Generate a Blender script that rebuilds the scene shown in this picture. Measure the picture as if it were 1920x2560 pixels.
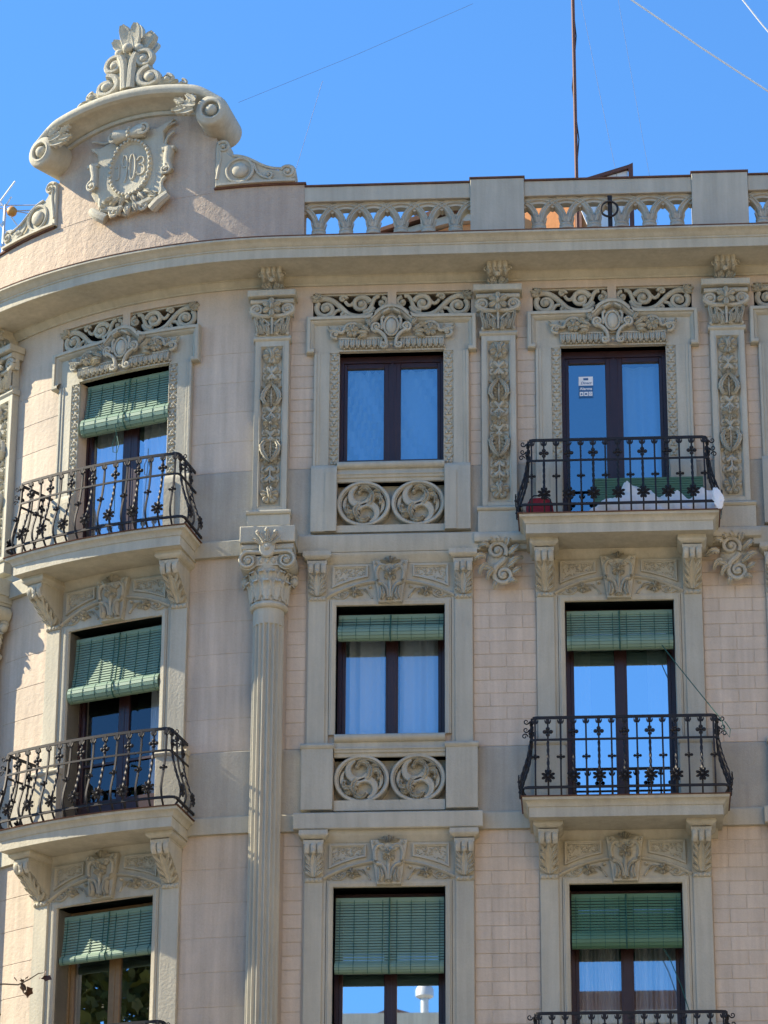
import bpy, math, random
from math import sin, cos, pi, radians, sqrt, atan2, ceil
from mathutils import Matrix, Vector

# ------------------------------------------------------------------ scene, camera, light
sc = bpy.context.scene
for o in list(bpy.data.objects):
    bpy.data.objects.remove(o)
COL = sc.collection
random.seed(7)

YAW, PITCH, ROLL = radians(-3.91), radians(22.89), radians(0.306)
fwd = Vector((sin(YAW) * cos(PITCH), cos(YAW) * cos(PITCH), sin(PITCH)))
rgt = Vector((cos(YAW), -sin(YAW), 0))
upv = rgt.cross(fwd)
r2 = cos(ROLL) * rgt + sin(ROLL) * upv
u2 = -sin(ROLL) * rgt + cos(ROLL) * upv
CAM = Vector((2.602, -38.072, 1.6))
cam = bpy.data.cameras.new('camera')
cam.sensor_fit = 'VERTICAL'
cam.sensor_height = 36.0
cam.lens = 36.0 * 8533 / 2560
cam.clip_end = 2000
camo = bpy.data.objects.new('camera', cam)
COL.objects.link(camo)
camo.matrix_world = Matrix(((r2.x, u2.x, -fwd.x, CAM.x), (r2.y, u2.y, -fwd.y, CAM.y),
                            (r2.z, u2.z, -fwd.z, CAM.z), (0, 0, 0, 1)))
sc.camera = camo

SUN_EL, SUN_BEHIND = radians(37), radians(4.5)
sdir = Vector((-cos(SUN_BEHIND) * cos(SUN_EL), sin(SUN_BEHIND) * cos(SUN_EL), sin(SUN_EL)))
w = bpy.data.worlds.new('World')
sc.world = w
w.use_nodes = True
nt = w.node_tree
nt.nodes.clear()
sky = nt.nodes.new('ShaderNodeTexSky')
sky.sky_type = 'NISHITA'
sky.sun_disc = False
sky.sun_elevation = SUN_EL
sky.sun_rotation = atan2(sdir.x, sdir.y)
sky.air_density = 1.0
sky.dust_density = 0.0
sky.ozone_density = 10.0
bg = nt.nodes.new('ShaderNodeBackground')
bg.inputs['Strength'].default_value = 0.078
out = nt.nodes.new('ShaderNodeOutputWorld')
tint = nt.nodes.new('ShaderNodeMix')
tint.data_type = 'RGBA'
tint.blend_type = 'MULTIPLY'
tint.inputs[0].default_value = 1.0
tint.inputs[7].default_value = (0.78, 1.0, 1.02, 1)
nt.links.new(sky.outputs[0], tint.inputs[6])
nt.links.new(tint.outputs[2], bg.inputs[0])
nt.links.new(bg.outputs[0], out.inputs[0])
sl = bpy.data.lights.new('sun', 'SUN')
sl.energy = 3.3
sl.angle = radians(0.53)
sl.color = (1.0, 0.86, 0.63)
so = bpy.data.objects.new('sun', sl)
COL.objects.link(so)
so.rotation_euler = sdir.to_track_quat('Z', 'Y').to_euler()
sc.view_settings.view_transform = 'Standard'
sc.view_settings.look = 'None'
sc.view_settings.exposure = 1.9
sc.view_settings.gamma = 1.0
sc.view_settings.use_curve_mapping = False

# ------------------------------------------------------------------ facade coordinates
XC, RW = -1.2, 5.5
UEND = XC - RW * pi / 4


def phi_of(u):
    if u >= XC:
        return 0.0
    return min((XC - u) / RW, pi / 4)


def P(u, d, z):
    """facade coordinates (along the wall, out of the wall, up) -> world"""
    if u >= XC:
        return (u, -d, z)
    if u >= UEND:
        a = (XC - u) / RW
        return (XC - (RW + d) * sin(a), RW - (RW + d) * cos(a), z)
    a = pi / 4
    e = UEND - u
    return (XC - (RW + d) * sin(a) - e * cos(a), RW - (RW + d) * cos(a) + e * sin(a), z)


# ------------------------------------------------------------------ mesh builder
class MB:
    def __init__(s):
        s.v = []
        s.f = []

    def add(s, o, du=0, dd=0, dz=0, sx=1, sc_=1.0, rot=0.0):
        b = len(s.v)
        ca, sa = cos(rot), sin(rot)
        for (u, d, z) in o.v:
            u, d, z = u * sc_, d * sc_, z * sc_
            u, z = u * ca - z * sa, u * sa + z * ca
            s.v.append((u * sx + du, d + dd, z + dz))
        for f in o.f:
            g = [i + b for i in f]
            s.f.append(g[::-1] if sx < 0 else g)
        return s

    def grid(s, rows, closed=False, cap=False):
        """rows: list of rings of equal length"""
        b = len(s.v)
        n = len(rows[0])
        for r in rows:
            s.v.extend(r)
        for i in range(len(rows) - 1):
            for j in range(n if closed else n - 1):
                k = (j + 1) % n
                s.f.append([b + i * n + j, b + i * n + k, b + (i + 1) * n + k, b + (i + 1) * n + j])
        if cap and closed:
            s.f.append([b + j for j in range(n)][::-1])
            s.f.append([b + (len(rows) - 1) * n + j for j in range(n)])
        return s

    def box(s, u0, u1, d0, d1, z0, z1, bev=0.0):
        n = max(1, int(ceil((u1 - u0) / 0.22)))
        us = [u0 + (u1 - u0) * i / n for i in range(n + 1)]
        if bev > 0:
            us = [u0 + (u1 - u0) * i / n for i in range(n + 1)]
            rows = []
            for i, u in enumerate(us):
                if i == 0:
                    rows.append([(u, d0, z0), (u, d1 - bev, z0), (u, d1 - bev, z0 + bev), (u, d1 - bev, z1 - bev), (u, d1 - bev, z1), (u, d0, z1)])
                    u = u + bev
                elif i == n:
                    u = u - bev
                rows.append([(u, d0, z0), (u, d1 - bev, z0), (u, d1, z0 + bev), (u, d1, z1 - bev), (u, d1 - bev, z1), (u, d0, z1)])
                if i == n:
                    u = u + bev
                    rows.append([(u, d0, z0), (u, d1 - bev, z0), (u, d1 - bev, z0 + bev), (u, d1 - bev, z1 - bev), (u, d1 - bev, z1), (u, d0, z1)])
            s.grid(rows, True, True)
        else:
            s.grid([[(u, d0, z0), (u, d1, z0), (u, d1, z1), (u, d0, z1)] for u in us], True, True)
        return s

    def prism(s, poly, d0, d1, bev=0.0):
        """poly in (u,z), front at d1"""
        n = len(poly)
        a = sum(poly[i][0] * poly[(i + 1) % n][1] - poly[(i + 1) % n][0] * poly[i][1] for i in range(n))
        if a < 0:
            poly = poly[::-1]
        b = len(s.v)
        rings = [[(u, d0, z) for u, z in poly], [(u, d1 - bev, z) for u, z in poly]]
        if bev > 0:
            ins = []
            for i in range(n):
                p, q, r = Vector(poly[i - 1]), Vector(poly[i]), Vector(poly[(i + 1) % n])
                e1, e2 = (q - p), (r - q)
                if e1.length > 0: e1.normalize()
                if e2.length > 0: e2.normalize()
                m = Vector((-e1.y - e2.y, e1.x + e2.x))
                if m.length > 1e-6: m.normalize()
                k = q + m * bev
                ins.append((k.x, d1, k.y))
            rings.append(ins)
        for r in rings:
            s.v.extend(r)
        for i in range(len(rings) - 1):
            for j in range(n):
                k = (j + 1) % n
                s.f.append([b + i * n + k, b + i * n + j, b + (i + 1) * n + j, b + (i + 1) * n + k][::-1])
        t = b + (len(rings) - 1) * n
        s.f.append([t + j for j in range(n)][::-1])
        return s

    def side(s, prof, u0, u1, inset=0.0):
        """extrude a (d,z) outline along u"""
        n = max(1, int(ceil((u1 - u0) / 0.22)))
        rows = [[(u0 + (u1 - u0) * i / n, d, z) for d, z in prof] for i in range(n + 1)]
        s.grid(rows, True, True)
        return s

    def run(s, prof, u0, u1, step=0.15):
        """open moulding profile (d,z) along u"""
        n = max(1, int(ceil((u1 - u0) / step)))
        s.grid([[(u0 + (u1 - u0) * i / n, d, z) for d, z in prof] for i in range(n + 1)])
        return s

    def mould(s, prof, u0, u1, db):
        """moulding (offset,z) round a block u0..u1 x 0..db, mitred returns"""
        n = max(1, int(ceil((u1 - u0) / 0.2)))
        rows = []
        for o, z in prof:
            r = [(u0 - o, 0, z)]
            for i in range(n + 1):
                t = i / n
                r.append((u0 - o + (u1 - u0 + 2 * o) * t, db + o, z))
            r.append((u1 + o, 0, z))
            rows.append(r)
        m = len(rows[0])
        s.grid(rows)
        for r, flip in ((rows[0], True), (rows[-1], False)):
            b = len(s.v)
            k = len(r)
            s.v.extend(r)
            # strips back to the wall
            back = [(u, 0, z) for (u, d, z) in r[1:-1]]
            s.v.extend(back)
            for i in range(1, k - 2):
                q = [b + i, b + i + 1, b + k + i, b + k + i - 1]
                s.f.append(q if not flip else q[::-1])
        return s

    def tube(s, pts, rad, n=6, fl=1.0, cap=True, twist=0.0):
        """round tube along points (u,d,z); rad number or list; fl flattens in d"""
        m = len(pts)
        V = [Vector(p) for p in pts]
        rows = []
        for i in range(m):
            t = (V[min(i + 1, m - 1)] - V[max(i - 1, 0)])
            if t.length < 1e-9:
                t = Vector((0, 0, 1))
            t.normalize()
            ref = Vector((0, 1, 0)) if abs(t.y) < 0.92 else Vector((1, 0, 0))
            x = t.cross(ref)
            x.normalize()
            y = x.cross(t)
            r = rad[i] if isinstance(rad, (list, tuple)) else rad
            row = []
            for j in range(n):
                a = 2 * pi * (j + 0.5) / n + twist * i
                p = V[i] + x * (r * cos(a)) + y * (r * sin(a) * fl)
                row.append((p.x, p.y, p.z))
            rows.append(row)
        s.grid(rows, True, cap)
        return s

    def dome(s, u, z, d, ru, rz, h, na=10, nr=3):
        rows = []
        for i in range(nr + 1):
            a = pi / 2 * i / nr
            k = max(cos(a), 0.02)
            rows.append([(u + ru * k * cos(2 * pi * j / na), d + h * sin(a), z + rz * k * sin(2 * pi * j / na)) for j in range(na)])
        s.grid(rows, True)
        b = len(s.v) - na
        s.f.append([b + j for j in range(na)])
        return s

    def ball(s, u, d, z, r, na=10, nr=6, sd=1.0):
        rows = []
        for i in range(nr + 1):
            a = -pi / 2 + pi * i / nr
            k = max(cos(a), 0.03)
            rows.append([(u + r * k * cos(2 * pi * j / na), d + sd * r * k * sin(2 * pi * j / na), z + r * sin(a)) for j in range(na)])
        s.grid(rows, True, True)
        return s

    def leaf(s, pts, wid, h, lobes=0, depth=0.35):
        """relief leaf: pts (u,d,z) spine, wid half widths, h relief height"""
        m = len(pts)
        rows = []
        for i in range(m):
            p, q = pts[max(i - 1, 0)], pts[min(i + 1, m - 1)]
            tu, tz = q[0] - p[0], q[2] - p[2]
            L = sqrt(tu * tu + tz * tz) or 1e-6
            nu, nz = -tz / L, tu / L
            wd = wid[i]
            u, d, z = pts[i]
            if lobes:
                ph = i % 2
                wd2 = wd * (1.0 if ph == 0 else 1 - depth)
            else:
                wd2 = wd
            rows.append([(u + nu * wd2, d + h * 0.05, z + nz * wd2), (u + nu * wd2 * .98, d + h * .55, z + nz * wd2 * .98),
                         (u + nu * wd * .5, d + h, z + nz * wd * .5),
                         (u + nu * wd * .1, d + h * .55, z + nz * wd * .1), (u - nu * wd * .1, d + h * .55, z - nz * wd * .1),
                         (u - nu * wd * .5, d + h, z - nz * wd * .5),
                         (u - nu * wd2 * .98, d + h * .55, z - nz * wd2 * .98), (u - nu * wd2, d + h * .05, z - nz * wd2)])
        s.grid(rows)
        return s

    def strip(s, pts, wid, d0, d1):
        """flat carved band with chamfered edges; pts (u,z), wid half widths"""
        m = len(pts)
        rows = []
        for i in range(m):
            p, q = pts[max(i - 1, 0)], pts[min(i + 1, m - 1)]
            tu, tz = q[0] - p[0], q[1] - p[1]
            L = sqrt(tu * tu + tz * tz) or 1e-6
            nu, nz = -tz / L, tu / L
            u, z = pts[i]
            w_ = wid[i]
            rows.append([(u + nu * w_ * k, d, z + nz * w_ * k) for k, d in ((1, d0), (.95, d1 - .012), (.7, d1), (.25, d1 - .006), (-.25, d1 - .006), (-.7, d1), (-.95, d1 - .012), (-1, d0))])
        s.grid(rows)
        return s

    def petal(s, u, z, d, a, r0, r1, wd, h):
        """one petal radiating at angle a from (u,z)"""
        pts, ws = [], []
        for i, (t, k, hh) in enumerate(((0, .35, .6), (.35, .8, .9), (.65, 1, 1.0), (.88, .75, .8), (1, .15, .35))):
            r = r0 + (r1 - r0) * t
            pts.append((u + cos(a) * r, d + h * (hh - 1) * .5, z + sin(a) * r))
            ws.append(wd * k)
        return s.leaf(pts, ws, h)

    def flower(s, u, z, d, r, n, h, a0=pi / 2, wd=None):
        wd = wd or r * sin(pi / n) * .75
        for i in range(n):
            s.petal(u, z, d, a0 + 2 * pi * i / n, r * .12, r, wd, h)
        s.dome(u, z, d + h * .2, r * .24, r * .24, h * 1.05, 8, 3)
        return s

    def scroll(s, u, z, d, r, turns, a0, sg, rad, eye=True, n=6, fl=1.0, r_in=0.22, k=22):
        """spiral in the facade plane, outside end at angle a0, winding sg"""
        pts, rr = [], []
        m = int(k * turns) + 2
        for i in range(m):
            t = i / (m - 1)
            q = r * (1 - t) + r * r_in * t
            a = a0 + sg * 2 * pi * turns * t
            pts.append((u + q * cos(a), d + rad * .35 * t, z + q * sin(a)))
            rr.append(rad * (1 - .45 * t))
        s.tube(pts, rr, n, fl)
        if eye:
            s.dome(u, z, d, r * .34, r * .34, rad * 1.5, 9, 3)
        return s

    def arc(s, u, z, d, r, a0, a1, rad, n=6, k=14, fl=1.0, rz=None):
        pts = []
        for i in range(k + 1):
            a = a0 + (a1 - a0) * i / k
            pts.append((u + r * cos(a), d, z + (rz or r) * sin(a)))
        if abs(abs(a1 - a0) - 2 * pi) < 1e-6:
            s.tube(pts, rad, n, fl, False)
        else:
            s.tube(pts, rad, n, fl)
        return s

    def bez(s, p0, p1, p2, p3, d, r0, r1, n=6, k=10, fl=1.0):
        pts, rr = [], []
        for i in range(k + 1):
            t = i / k
            b = [(1 - t) ** 3, 3 * t * (1 - t) ** 2, 3 * t * t * (1 - t), t ** 3]
            pts.append((b[0] * p0[0] + b[1] * p1[0] + b[2] * p2[0] + b[3] * p3[0], d,
                        b[0] * p0[1] + b[1] * p1[1] + b[2] * p2[1] + b[3] * p3[1]))
            rr.append(r0 + (r1 - r0) * t)
        return s.tube(pts, rr, n, fl)

    def path(s, prof, pts, closed=False):
        """sweep (n,d) profile along facade-plane path pts (u,z), n to the left of travel"""
        m = len(pts)
        rows = []
        for i in range(m):
            q = Vector(pts[i])
            if closed or 0 < i < m - 1:
                e1 = (q - Vector(pts[i - 1])).normalized()
                e2 = (Vector(pts[(i + 1) % m]) - q).normalized()
            elif i == 0:
                e1 = e2 = (Vector(pts[1]) - q).normalized()
            else:
                e1 = e2 = (q - Vector(pts[i - 1])).normalized()
            n1, n2 = Vector((-e1.y, e1.x)), Vector((-e2.y, e2.x))
            mt = n1 + n2
            if mt.length < 1e-6:
                mt = n1
            mt.normalize()
            k = 1.0 / max(0.35, mt.dot(n1))
            rows.append([(q.x + mt.x * n * k, d, q.y + mt.y * n * k) for n, d in prof])
        if closed:
            rows.append(rows[0])
        s.grid(rows)
        return s

    def lathe(s, prof, u=0, d=0, n=20, a0=0, a1=2 * pi):
        """prof (r,z) round a vertical axis at (u,d)"""
        full = abs(a1 - a0 - 2 * pi) < 1e-6
        k = n if full else n + 1
        rows = []
        for r, z in prof:
            rows.append([(u + r * cos(a0 + (a1 - a0) * j / n), d + r * sin(a0 + (a1 - a0) * j / n), z) for j in range(k)])
        s.grid(rows, full)
        return s


def dens(pts, step):
    r = []
    for a, b in zip(pts, pts[1:]):
        L = sqrt(sum((x - y) ** 2 for x, y in zip(a, b)))
        n = max(1, int(ceil(L / step)))
        for i in range(n):
            r.append(tuple(x + (y - x) * i / n for x, y in zip(a, b)))
    r.append(tuple(pts[-1]))
    return r


def deepen(m, k, d0=0.0):
    m.v = [(u, d0 + (d - d0) * k, z) for u, d, z in m.v]
    return m


CACHE = {}
MATS = {}
XF = {}


def to_mesh(name, verts, faces, mat, ang=38):
    me = bpy.data.meshes.new(name)
    me.from_pydata(verts, [], faces)
    me.materials.append(MATS[mat])
    me.polygons.foreach_set('use_smooth', [True] * len(me.polygons))
    me.set_sharp_from_angle(angle=radians(ang))
    me.validate()
    return me


def link(o, parent=None):
    COL.objects.link(o)
    if parent is not None:
        o.parent = parent
        o.matrix_parent_inverse = XF.get(parent.name, Matrix()).inverted()
    return o


def obj(name, mb, mat, parent=None, u=0.0, d=0.0, z=0.0, bend=False, key=None, rz=0.0, ang=38, world=False):
    """one mesh object. bend: vertices follow the wall; otherwise the mesh stays rigid, set on the wall's tangent at u"""
    if world:
        me = to_mesh(name, mb.v, mb.f, mat, ang)
        o = bpy.data.objects.new(name, me)
        XF[o.name] = Matrix()
        return link(o, parent)
    if bend:
        me = to_mesh(name, [P(a + u, b + d, c + z) for a, b, c in mb.v], mb.f, mat, ang)
        o = bpy.data.objects.new(name, me)
        XF[o.name] = Matrix()
        return link(o, parent)
    if key is not None and key in CACHE:
        me = CACHE[key]
    else:
        if callable(mb):
            mb = mb()
        me = to_mesh(name, [(a, -b, c) for a, b, c in mb.v], mb.f, mat, ang)
        if key is not None:
            CACHE[key] = me
    o = bpy.data.objects.new(name, me)
    M = Matrix.Translation(P(u, d, z)) @ Matrix.Rotation(-phi_of(u) + rz, 4, 'Z')
    o.matrix_world = M
    XF[o.name] = M
    link(o, parent)
    return o


def piece(name, key, fn, mat, parent, u, z, d=0.0, bend=None):
    """ornament: bent on the rounded corner, shared mesh on the flat front"""
    if bend is None:
        bend = u < -1.9
    if bend:
        return obj(name, fn(), mat, parent, u, d, z, bend=True)
    return obj(name, fn, mat, parent, u, d, z, key=key)


def empty(name, loc=(0, 0, 0), label=None, cat=None, group=None, parent=None):
    o = bpy.data.objects.new(name, None)
    o.location = loc
    o.empty_display_size = 0.2
    XF[o.name] = Matrix.Translation(loc)
    link(o, parent)
    if label:
        tag(o, label, cat, group)
    return o


def tag(o, label, cat, group=None, kind=None):
    o['label'] = label
    o['category'] = cat
    if group:
        o['group'] = group
    if kind:
        o['kind'] = kind
    return o


# ------------------------------------------------------------------ materials
def new_mat(name):
    m = bpy.data.materials.new(name)
    m.use_nodes = True
    n = m.node_tree
    MATS[name] = m
    return m, n, n.nodes['Principled BSDF']


def stucco(name, col, rough=0.85, var=0.12, bump=0.25, scale=14.0, fine=90.0, stain=0.12, warm=None, big=0.9, rnd=0.03):
    m, n, b = new_mat(name)
    L = n.links.new
    geo = n.nodes.new('ShaderNodeNewGeometry')
    big_n = n.nodes.new('ShaderNodeTexNoise')
    big_n.inputs['Scale'].default_value = big
    big_n.inputs['Detail'].default_value = 6
    L(geo.outputs['Position'], big_n.inputs['Vector'])
    mp = n.nodes.new('ShaderNodeMapping')
    mp.inputs['Scale'].default_value = (5.0, 5.0, 0.5)
    L(geo.outputs['Position'], mp.inputs['Vector'])
    st = n.nodes.new('ShaderNodeTexNoise')
    st.inputs['Scale'].default_value = 1.0
    st.inputs['Detail'].default_value = 5
    L(mp.outputs[0], st.inputs['Vector'])
    med = n.nodes.new('ShaderNodeTexNoise')
    med.inputs['Scale'].default_value = scale
    med.inputs['Detail'].default_value = 5
    L(geo.outputs['Position'], med.inputs['Vector'])
    fn = n.nodes.new('ShaderNodeTexNoise')
    fn.inputs['Scale'].default_value = fine
    fn.inputs['Detail'].default_value = 3
    L(geo.outputs['Position'], fn.inputs['Vector'])

    def mul(c_sock, fac_sock, lo, hi):
        r = n.nodes.new('ShaderNodeMapRange')
        r.inputs['From Min'].default_value = 0.3
        r.inputs['From Max'].default_value = 0.7
        r.inputs['To Min'].default_value = lo
        r.inputs['To Max'].default_value = hi
        L(fac_sock, r.inputs['Value'])
        x = n.nodes.new('ShaderNodeVectorMath')
        x.operation = 'SCALE'
        L(c_sock, x.inputs[0])
        L(r.outputs[0], x.inputs['Scale'])
        return x.outputs[0]
    rgb = n.nodes.new('ShaderNodeMix')
    rgb.data_type = 'RGBA'
    wm = warm or (col[0] * 1.03, col[1] * .95, col[2] * .86)
    rgb.inputs[6].default_value = (*col, 1)
    rgb.inputs[7].default_value = (*wm, 1)
    L(big_n.outputs['Fac'], rgb.inputs[0])
    c = mul(rgb.outputs[2], big_n.outputs['Fac'], 1 - var, 1 + var * .6)
    c = mul(c, st.outputs['Fac'], 1 - stain, 1 + stain * .4)
    c = mul(c, fn.outputs['Fac'], 0.94, 1.06)
    mp2 = n.nodes.new('ShaderNodeMapping')
    mp2.inputs['Scale'].default_value = (16.0, 16.0, 0.9)
    L(geo.outputs['Position'], mp2.inputs['Vector'])
    s2 = n.nodes.new('ShaderNodeTexNoise')
    s2.inputs['Scale'].default_value = 1.0
    s2.inputs['Detail'].default_value = 3
    L(mp2.outputs[0], s2.inputs['Vector'])
    c = mul(c, s2.outputs['Fac'], 1 - stain * .7, 1 + stain * .35)
    blot = n.nodes.new('ShaderNodeTexNoise')
    blot.inputs['Scale'].default_value = 4.5
    blot.inputs['Detail'].default_value = 8
    blot.inputs['Roughness'].default_value = 0.7
    L(geo.outputs['Position'], blot.inputs['Vector'])
    c = mul(c, blot.outputs['Fac'], 1 - var * .6, 1 + var * .4)
    oi = n.nodes.new('ShaderNodeObjectInfo')
    rr = n.nodes.new('ShaderNodeMapRange')
    rr.inputs['To Min'].default_value = 1 - rnd
    rr.inputs['To Max'].default_value = 1 + rnd * .6
    L(oi.outputs['Random'], rr.inputs['Value'])
    xx = n.nodes.new('ShaderNodeVectorMath')
    xx.operation = 'SCALE'
    L(c, xx.inputs[0])
    L(rr.outputs[0], xx.inputs['Scale'])
    c = xx.outputs[0]
    L(c, b.inputs['Base Color'])
    b.inputs['Roughness'].default_value = rough
    b.inputs['Specular IOR Level'].default_value = 0.15
    ad = n.nodes.new('ShaderNodeMath')
    ad.operation = 'MULTIPLY_ADD'
    L(fn.outputs['Fac'], ad.inputs[0])
    ad.inputs[1].default_value = 0.3
    L(med.outputs['Fac'], ad.inputs[2])
    bp = n.nodes.new('ShaderNodeBump')
    bp.inputs['Strength'].default_value = bump
    bp.inputs['Distance'].default_value = 0.02
    L(ad.outputs[0], bp.inputs['Height'])
    L(bp.outputs[0], b.inputs['Normal'])
    return m


def plain(name, col, rough=0.5, metal=0.0, spec=0.4, noise=0.15, scale=20.0, bump=0.0):
    m, n, b = new_mat(name)
    L = n.links.new
    geo = n.nodes.new('ShaderNodeNewGeometry')
    t = n.nodes.new('ShaderNodeTexNoise')
    t.inputs['Scale'].default_value = scale
    t.inputs['Detail'].default_value = 4
    L(geo.outputs['Position'], t.inputs['Vector'])
    r = n.nodes.new('ShaderNodeMix')
    r.data_type = 'RGBA'
    r.inputs[6].default_value = (*[c * (1 - noise) for c in col], 1)
    r.inputs[7].default_value = (*[c * (1 + noise) for c in col], 1)
    L(t.outputs['Fac'], r.inputs[0])
    L(r.outputs[2], b.inputs['Base Color'])
    b.inputs['Roughness'].default_value = rough
    b.inputs['Metallic'].default_value = metal
    b.inputs['Specular IOR Level'].default_value = spec
    if bump:
        bp = n.nodes.new('ShaderNodeBump')
        bp.inputs['Strength'].default_value = bump
        bp.inputs['Distance'].default_value = 0.01
        L(t.outputs['Fac'], bp.inputs['Height'])
        L(bp.outputs[0], b.inputs['Normal'])
    return m


def glass(name, refl, tint=(0.8, 0.9, 1.0), bump=0.0):
    m, n, b = new_mat(name)
    n.nodes.remove(b)
    L = n.links.new
    o = n.nodes['Material Output']
    tr = n.nodes.new('ShaderNodeBsdfTransparent')
    tr.inputs[0].default_value = (*[c * .75 for c in tint], 1)
    gl = n.nodes.new('ShaderNodeBsdfGlossy')
    gl.inputs['Roughness'].default_value = 0.01
    gl.inputs['Color'].default_value = (*tint, 1)
    mx = n.nodes.new('ShaderNodeMixShader')
    mx.inputs[0].default_value = refl
    L(tr.outputs[0], mx.inputs[1])
    L(gl.outputs[0], mx.inputs[2])
    L(mx.outputs[0], o.inputs[0])
    if bump:
        geo = n.nodes.new('ShaderNodeNewGeometry')
        t = n.nodes.new('ShaderNodeTexNoise')
        t.inputs['Scale'].default_value = 3.0
        L(geo.outputs['Position'], t.inputs['Vector'])
        bp = n.nodes.new('ShaderNodeBump')
        bp.inputs['Strength'].default_value = bump
        bp.inputs['Distance'].default_value = 0.01
        L(t.outputs['Fac'], bp.inputs['Height'])
        L(bp.outputs[0], gl.inputs['Normal'])
    return m


stucco('wall', (0.53, 0.47, 0.395), var=0.07, bump=0.35, scale=16, fine=70, stain=0.08)
stucco('parapet', (0.47, 0.405, 0.335), var=0.10, bump=0.75, scale=15, fine=60, stain=0.10)
stucco('course_shaded', (0.535, 0.475, 0.4), var=0.09, bump=0.4, scale=18, fine=90, stain=0.14, rnd=0.05)  # same paint as the bricks, darkened for the weaker light on the curve
stucco('brick', (0.58, 0.51, 0.425), var=0.09, bump=0.4, scale=22, fine=110, stain=0.12, rnd=0.06)
stucco('trim', (0.455, 0.452, 0.385), var=0.09, bump=0.25, scale=30, fine=130, stain=0.12)
stucco('carved', (0.485, 0.475, 0.395), var=0.12, bump=0.5, scale=55, fine=170, stain=0.14, warm=(0.49, 0.455, 0.36))
stucco('dado', (0.4, 0.395, 0.35), var=0.10, bump=0.35, scale=20, fine=80, stain=0.12)
stucco('tile', (0.15, 0.085, 0.065), var=0.3, bump=0.3, scale=12, stain=0.2)
stucco('orange', (0.62, 0.28, 0.12), var=0.08, bump=0.2, stain=0.06)
stucco('pale', (0.55, 0.50, 0.42), var=0.08, bump=0.2)
stucco('bounce_front', (0.74, 0.60, 0.42), var=0.06, bump=0.1)
stucco('street', (0.24, 0.22, 0.19), var=0.15, bump=0.2)
stucco('paving', (0.34, 0.32, 0.29), var=0.12, bump=0.2)
plain('iron', (0.016, 0.016, 0.019), rough=0.6, spec=0.3, noise=0.3, scale=40)
plain('wood', (0.030, 0.012, 0.013), rough=0.35, spec=0.5, noise=0.3, scale=12)
plain('oak', (0.20, 0.13, 0.06), rough=0.45, noise=0.2)
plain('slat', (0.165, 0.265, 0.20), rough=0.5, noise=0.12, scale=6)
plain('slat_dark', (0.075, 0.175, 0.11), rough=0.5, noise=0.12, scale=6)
plain('cord', (0.02, 0.09, 0.07), rough=0.7)
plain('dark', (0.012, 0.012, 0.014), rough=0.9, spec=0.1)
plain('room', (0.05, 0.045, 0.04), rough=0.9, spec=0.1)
plain('rust', (0.13, 0.055, 0.04), rough=0.7, noise=0.35, scale=30, bump=0.3)
plain('white_metal', (0.74, 0.74, 0.72), rough=0.4, noise=0.08)
plain('alu', (0.55, 0.55, 0.54), rough=0.5, metal=0.2)
plain('red_cloth', (0.26, 0.012, 0.02), rough=0.7, noise=0.3, scale=25, bump=0.4)
plain('white_cloth', (0.78, 0.77, 0.75), rough=0.65, noise=0.05, scale=9, bump=0.5)
plain('curtain', (0.86, 0.86, 0.84), rough=0.8, noise=0.04)
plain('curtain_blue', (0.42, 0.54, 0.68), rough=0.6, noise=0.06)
plain('sticker_white', (0.75, 0.78, 0.80), rough=0.4, noise=0.03)
plain('sticker_blue', (0.03, 0.12, 0.28), rough=0.4, noise=0.05)
plain('leaf', (0.11, 0.13, 0.025), rough=0.5, noise=0.6, scale=2.2)
plain('leaf_brown', (0.075, 0.032, 0.014), rough=0.6, noise=0.4, scale=20)
plain('bark', (0.10, 0.08, 0.06), rough=0.9, noise=0.3, bump=0.4)
plain('wire', (0.10, 0.10, 0.11), rough=0.5)
plain('bottle', (0.10, 0.20, 0.20), rough=0.15)
plain('insulator', (0.55, 0.25, 0.05), rough=0.5)
glass('glass_mid', 0.33)
glass('glass_blue', 0.36, (0.66, 0.86, 0.98), bump=0.05)
glass('glass_mirror', 0.80, (0.86, 0.93, 1.0))
glass('glass_low', 0.42, (0.85, 0.92, 1.0))
glass('glass_dark', 0.07)

# ------------------------------------------------------------------ levels
B1, B2, B3, B4 = -3.36, 0.085, 2.82, 5.555
PIL = [-5.33, -1.39, 1.41, 4.22, 7.02]
FL = 3.505
Z_M, Z_L, Z_LL = 0.0, -FL, -2 * FL
building = empty('apartment_building', (0, 0, 0),
                 'ornate beige apartment building with rounded corner, carved window surrounds and 1903 pediment', 'building')

# openings in the wall: (u0,u1,z0,z1,depth)
BAYS = [(B1, 'door'), (B2, 'window'), (B3, 'door'), (B4, 'window')]
OPEN = []
for c, k in BAYS:
    OPEN.append((c - .65, c + .65, 17.37 if k == 'door' else 18.36, 19.86, .30))
    for sg in (-1, 1):
        a, b = sorted((c + sg * .055, c + sg * .985))
        OPEN.append((a, b, 20.335, 20.69, .28))
    for zo in (Z_M, Z_L, Z_LL):
        OPEN.append((c - .65, c + .65, (13.845 if k == 'door' else 14.85) + zo, 16.49 + zo, .42))
        if k == 'window':
            OPEN.append((c - .66, c + .66, 14.03 + zo, 14.57 + zo, .12))
    if k == 'window':
        OPEN.append((c - .66, c + .66, 17.52, 18.1, .12))


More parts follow.
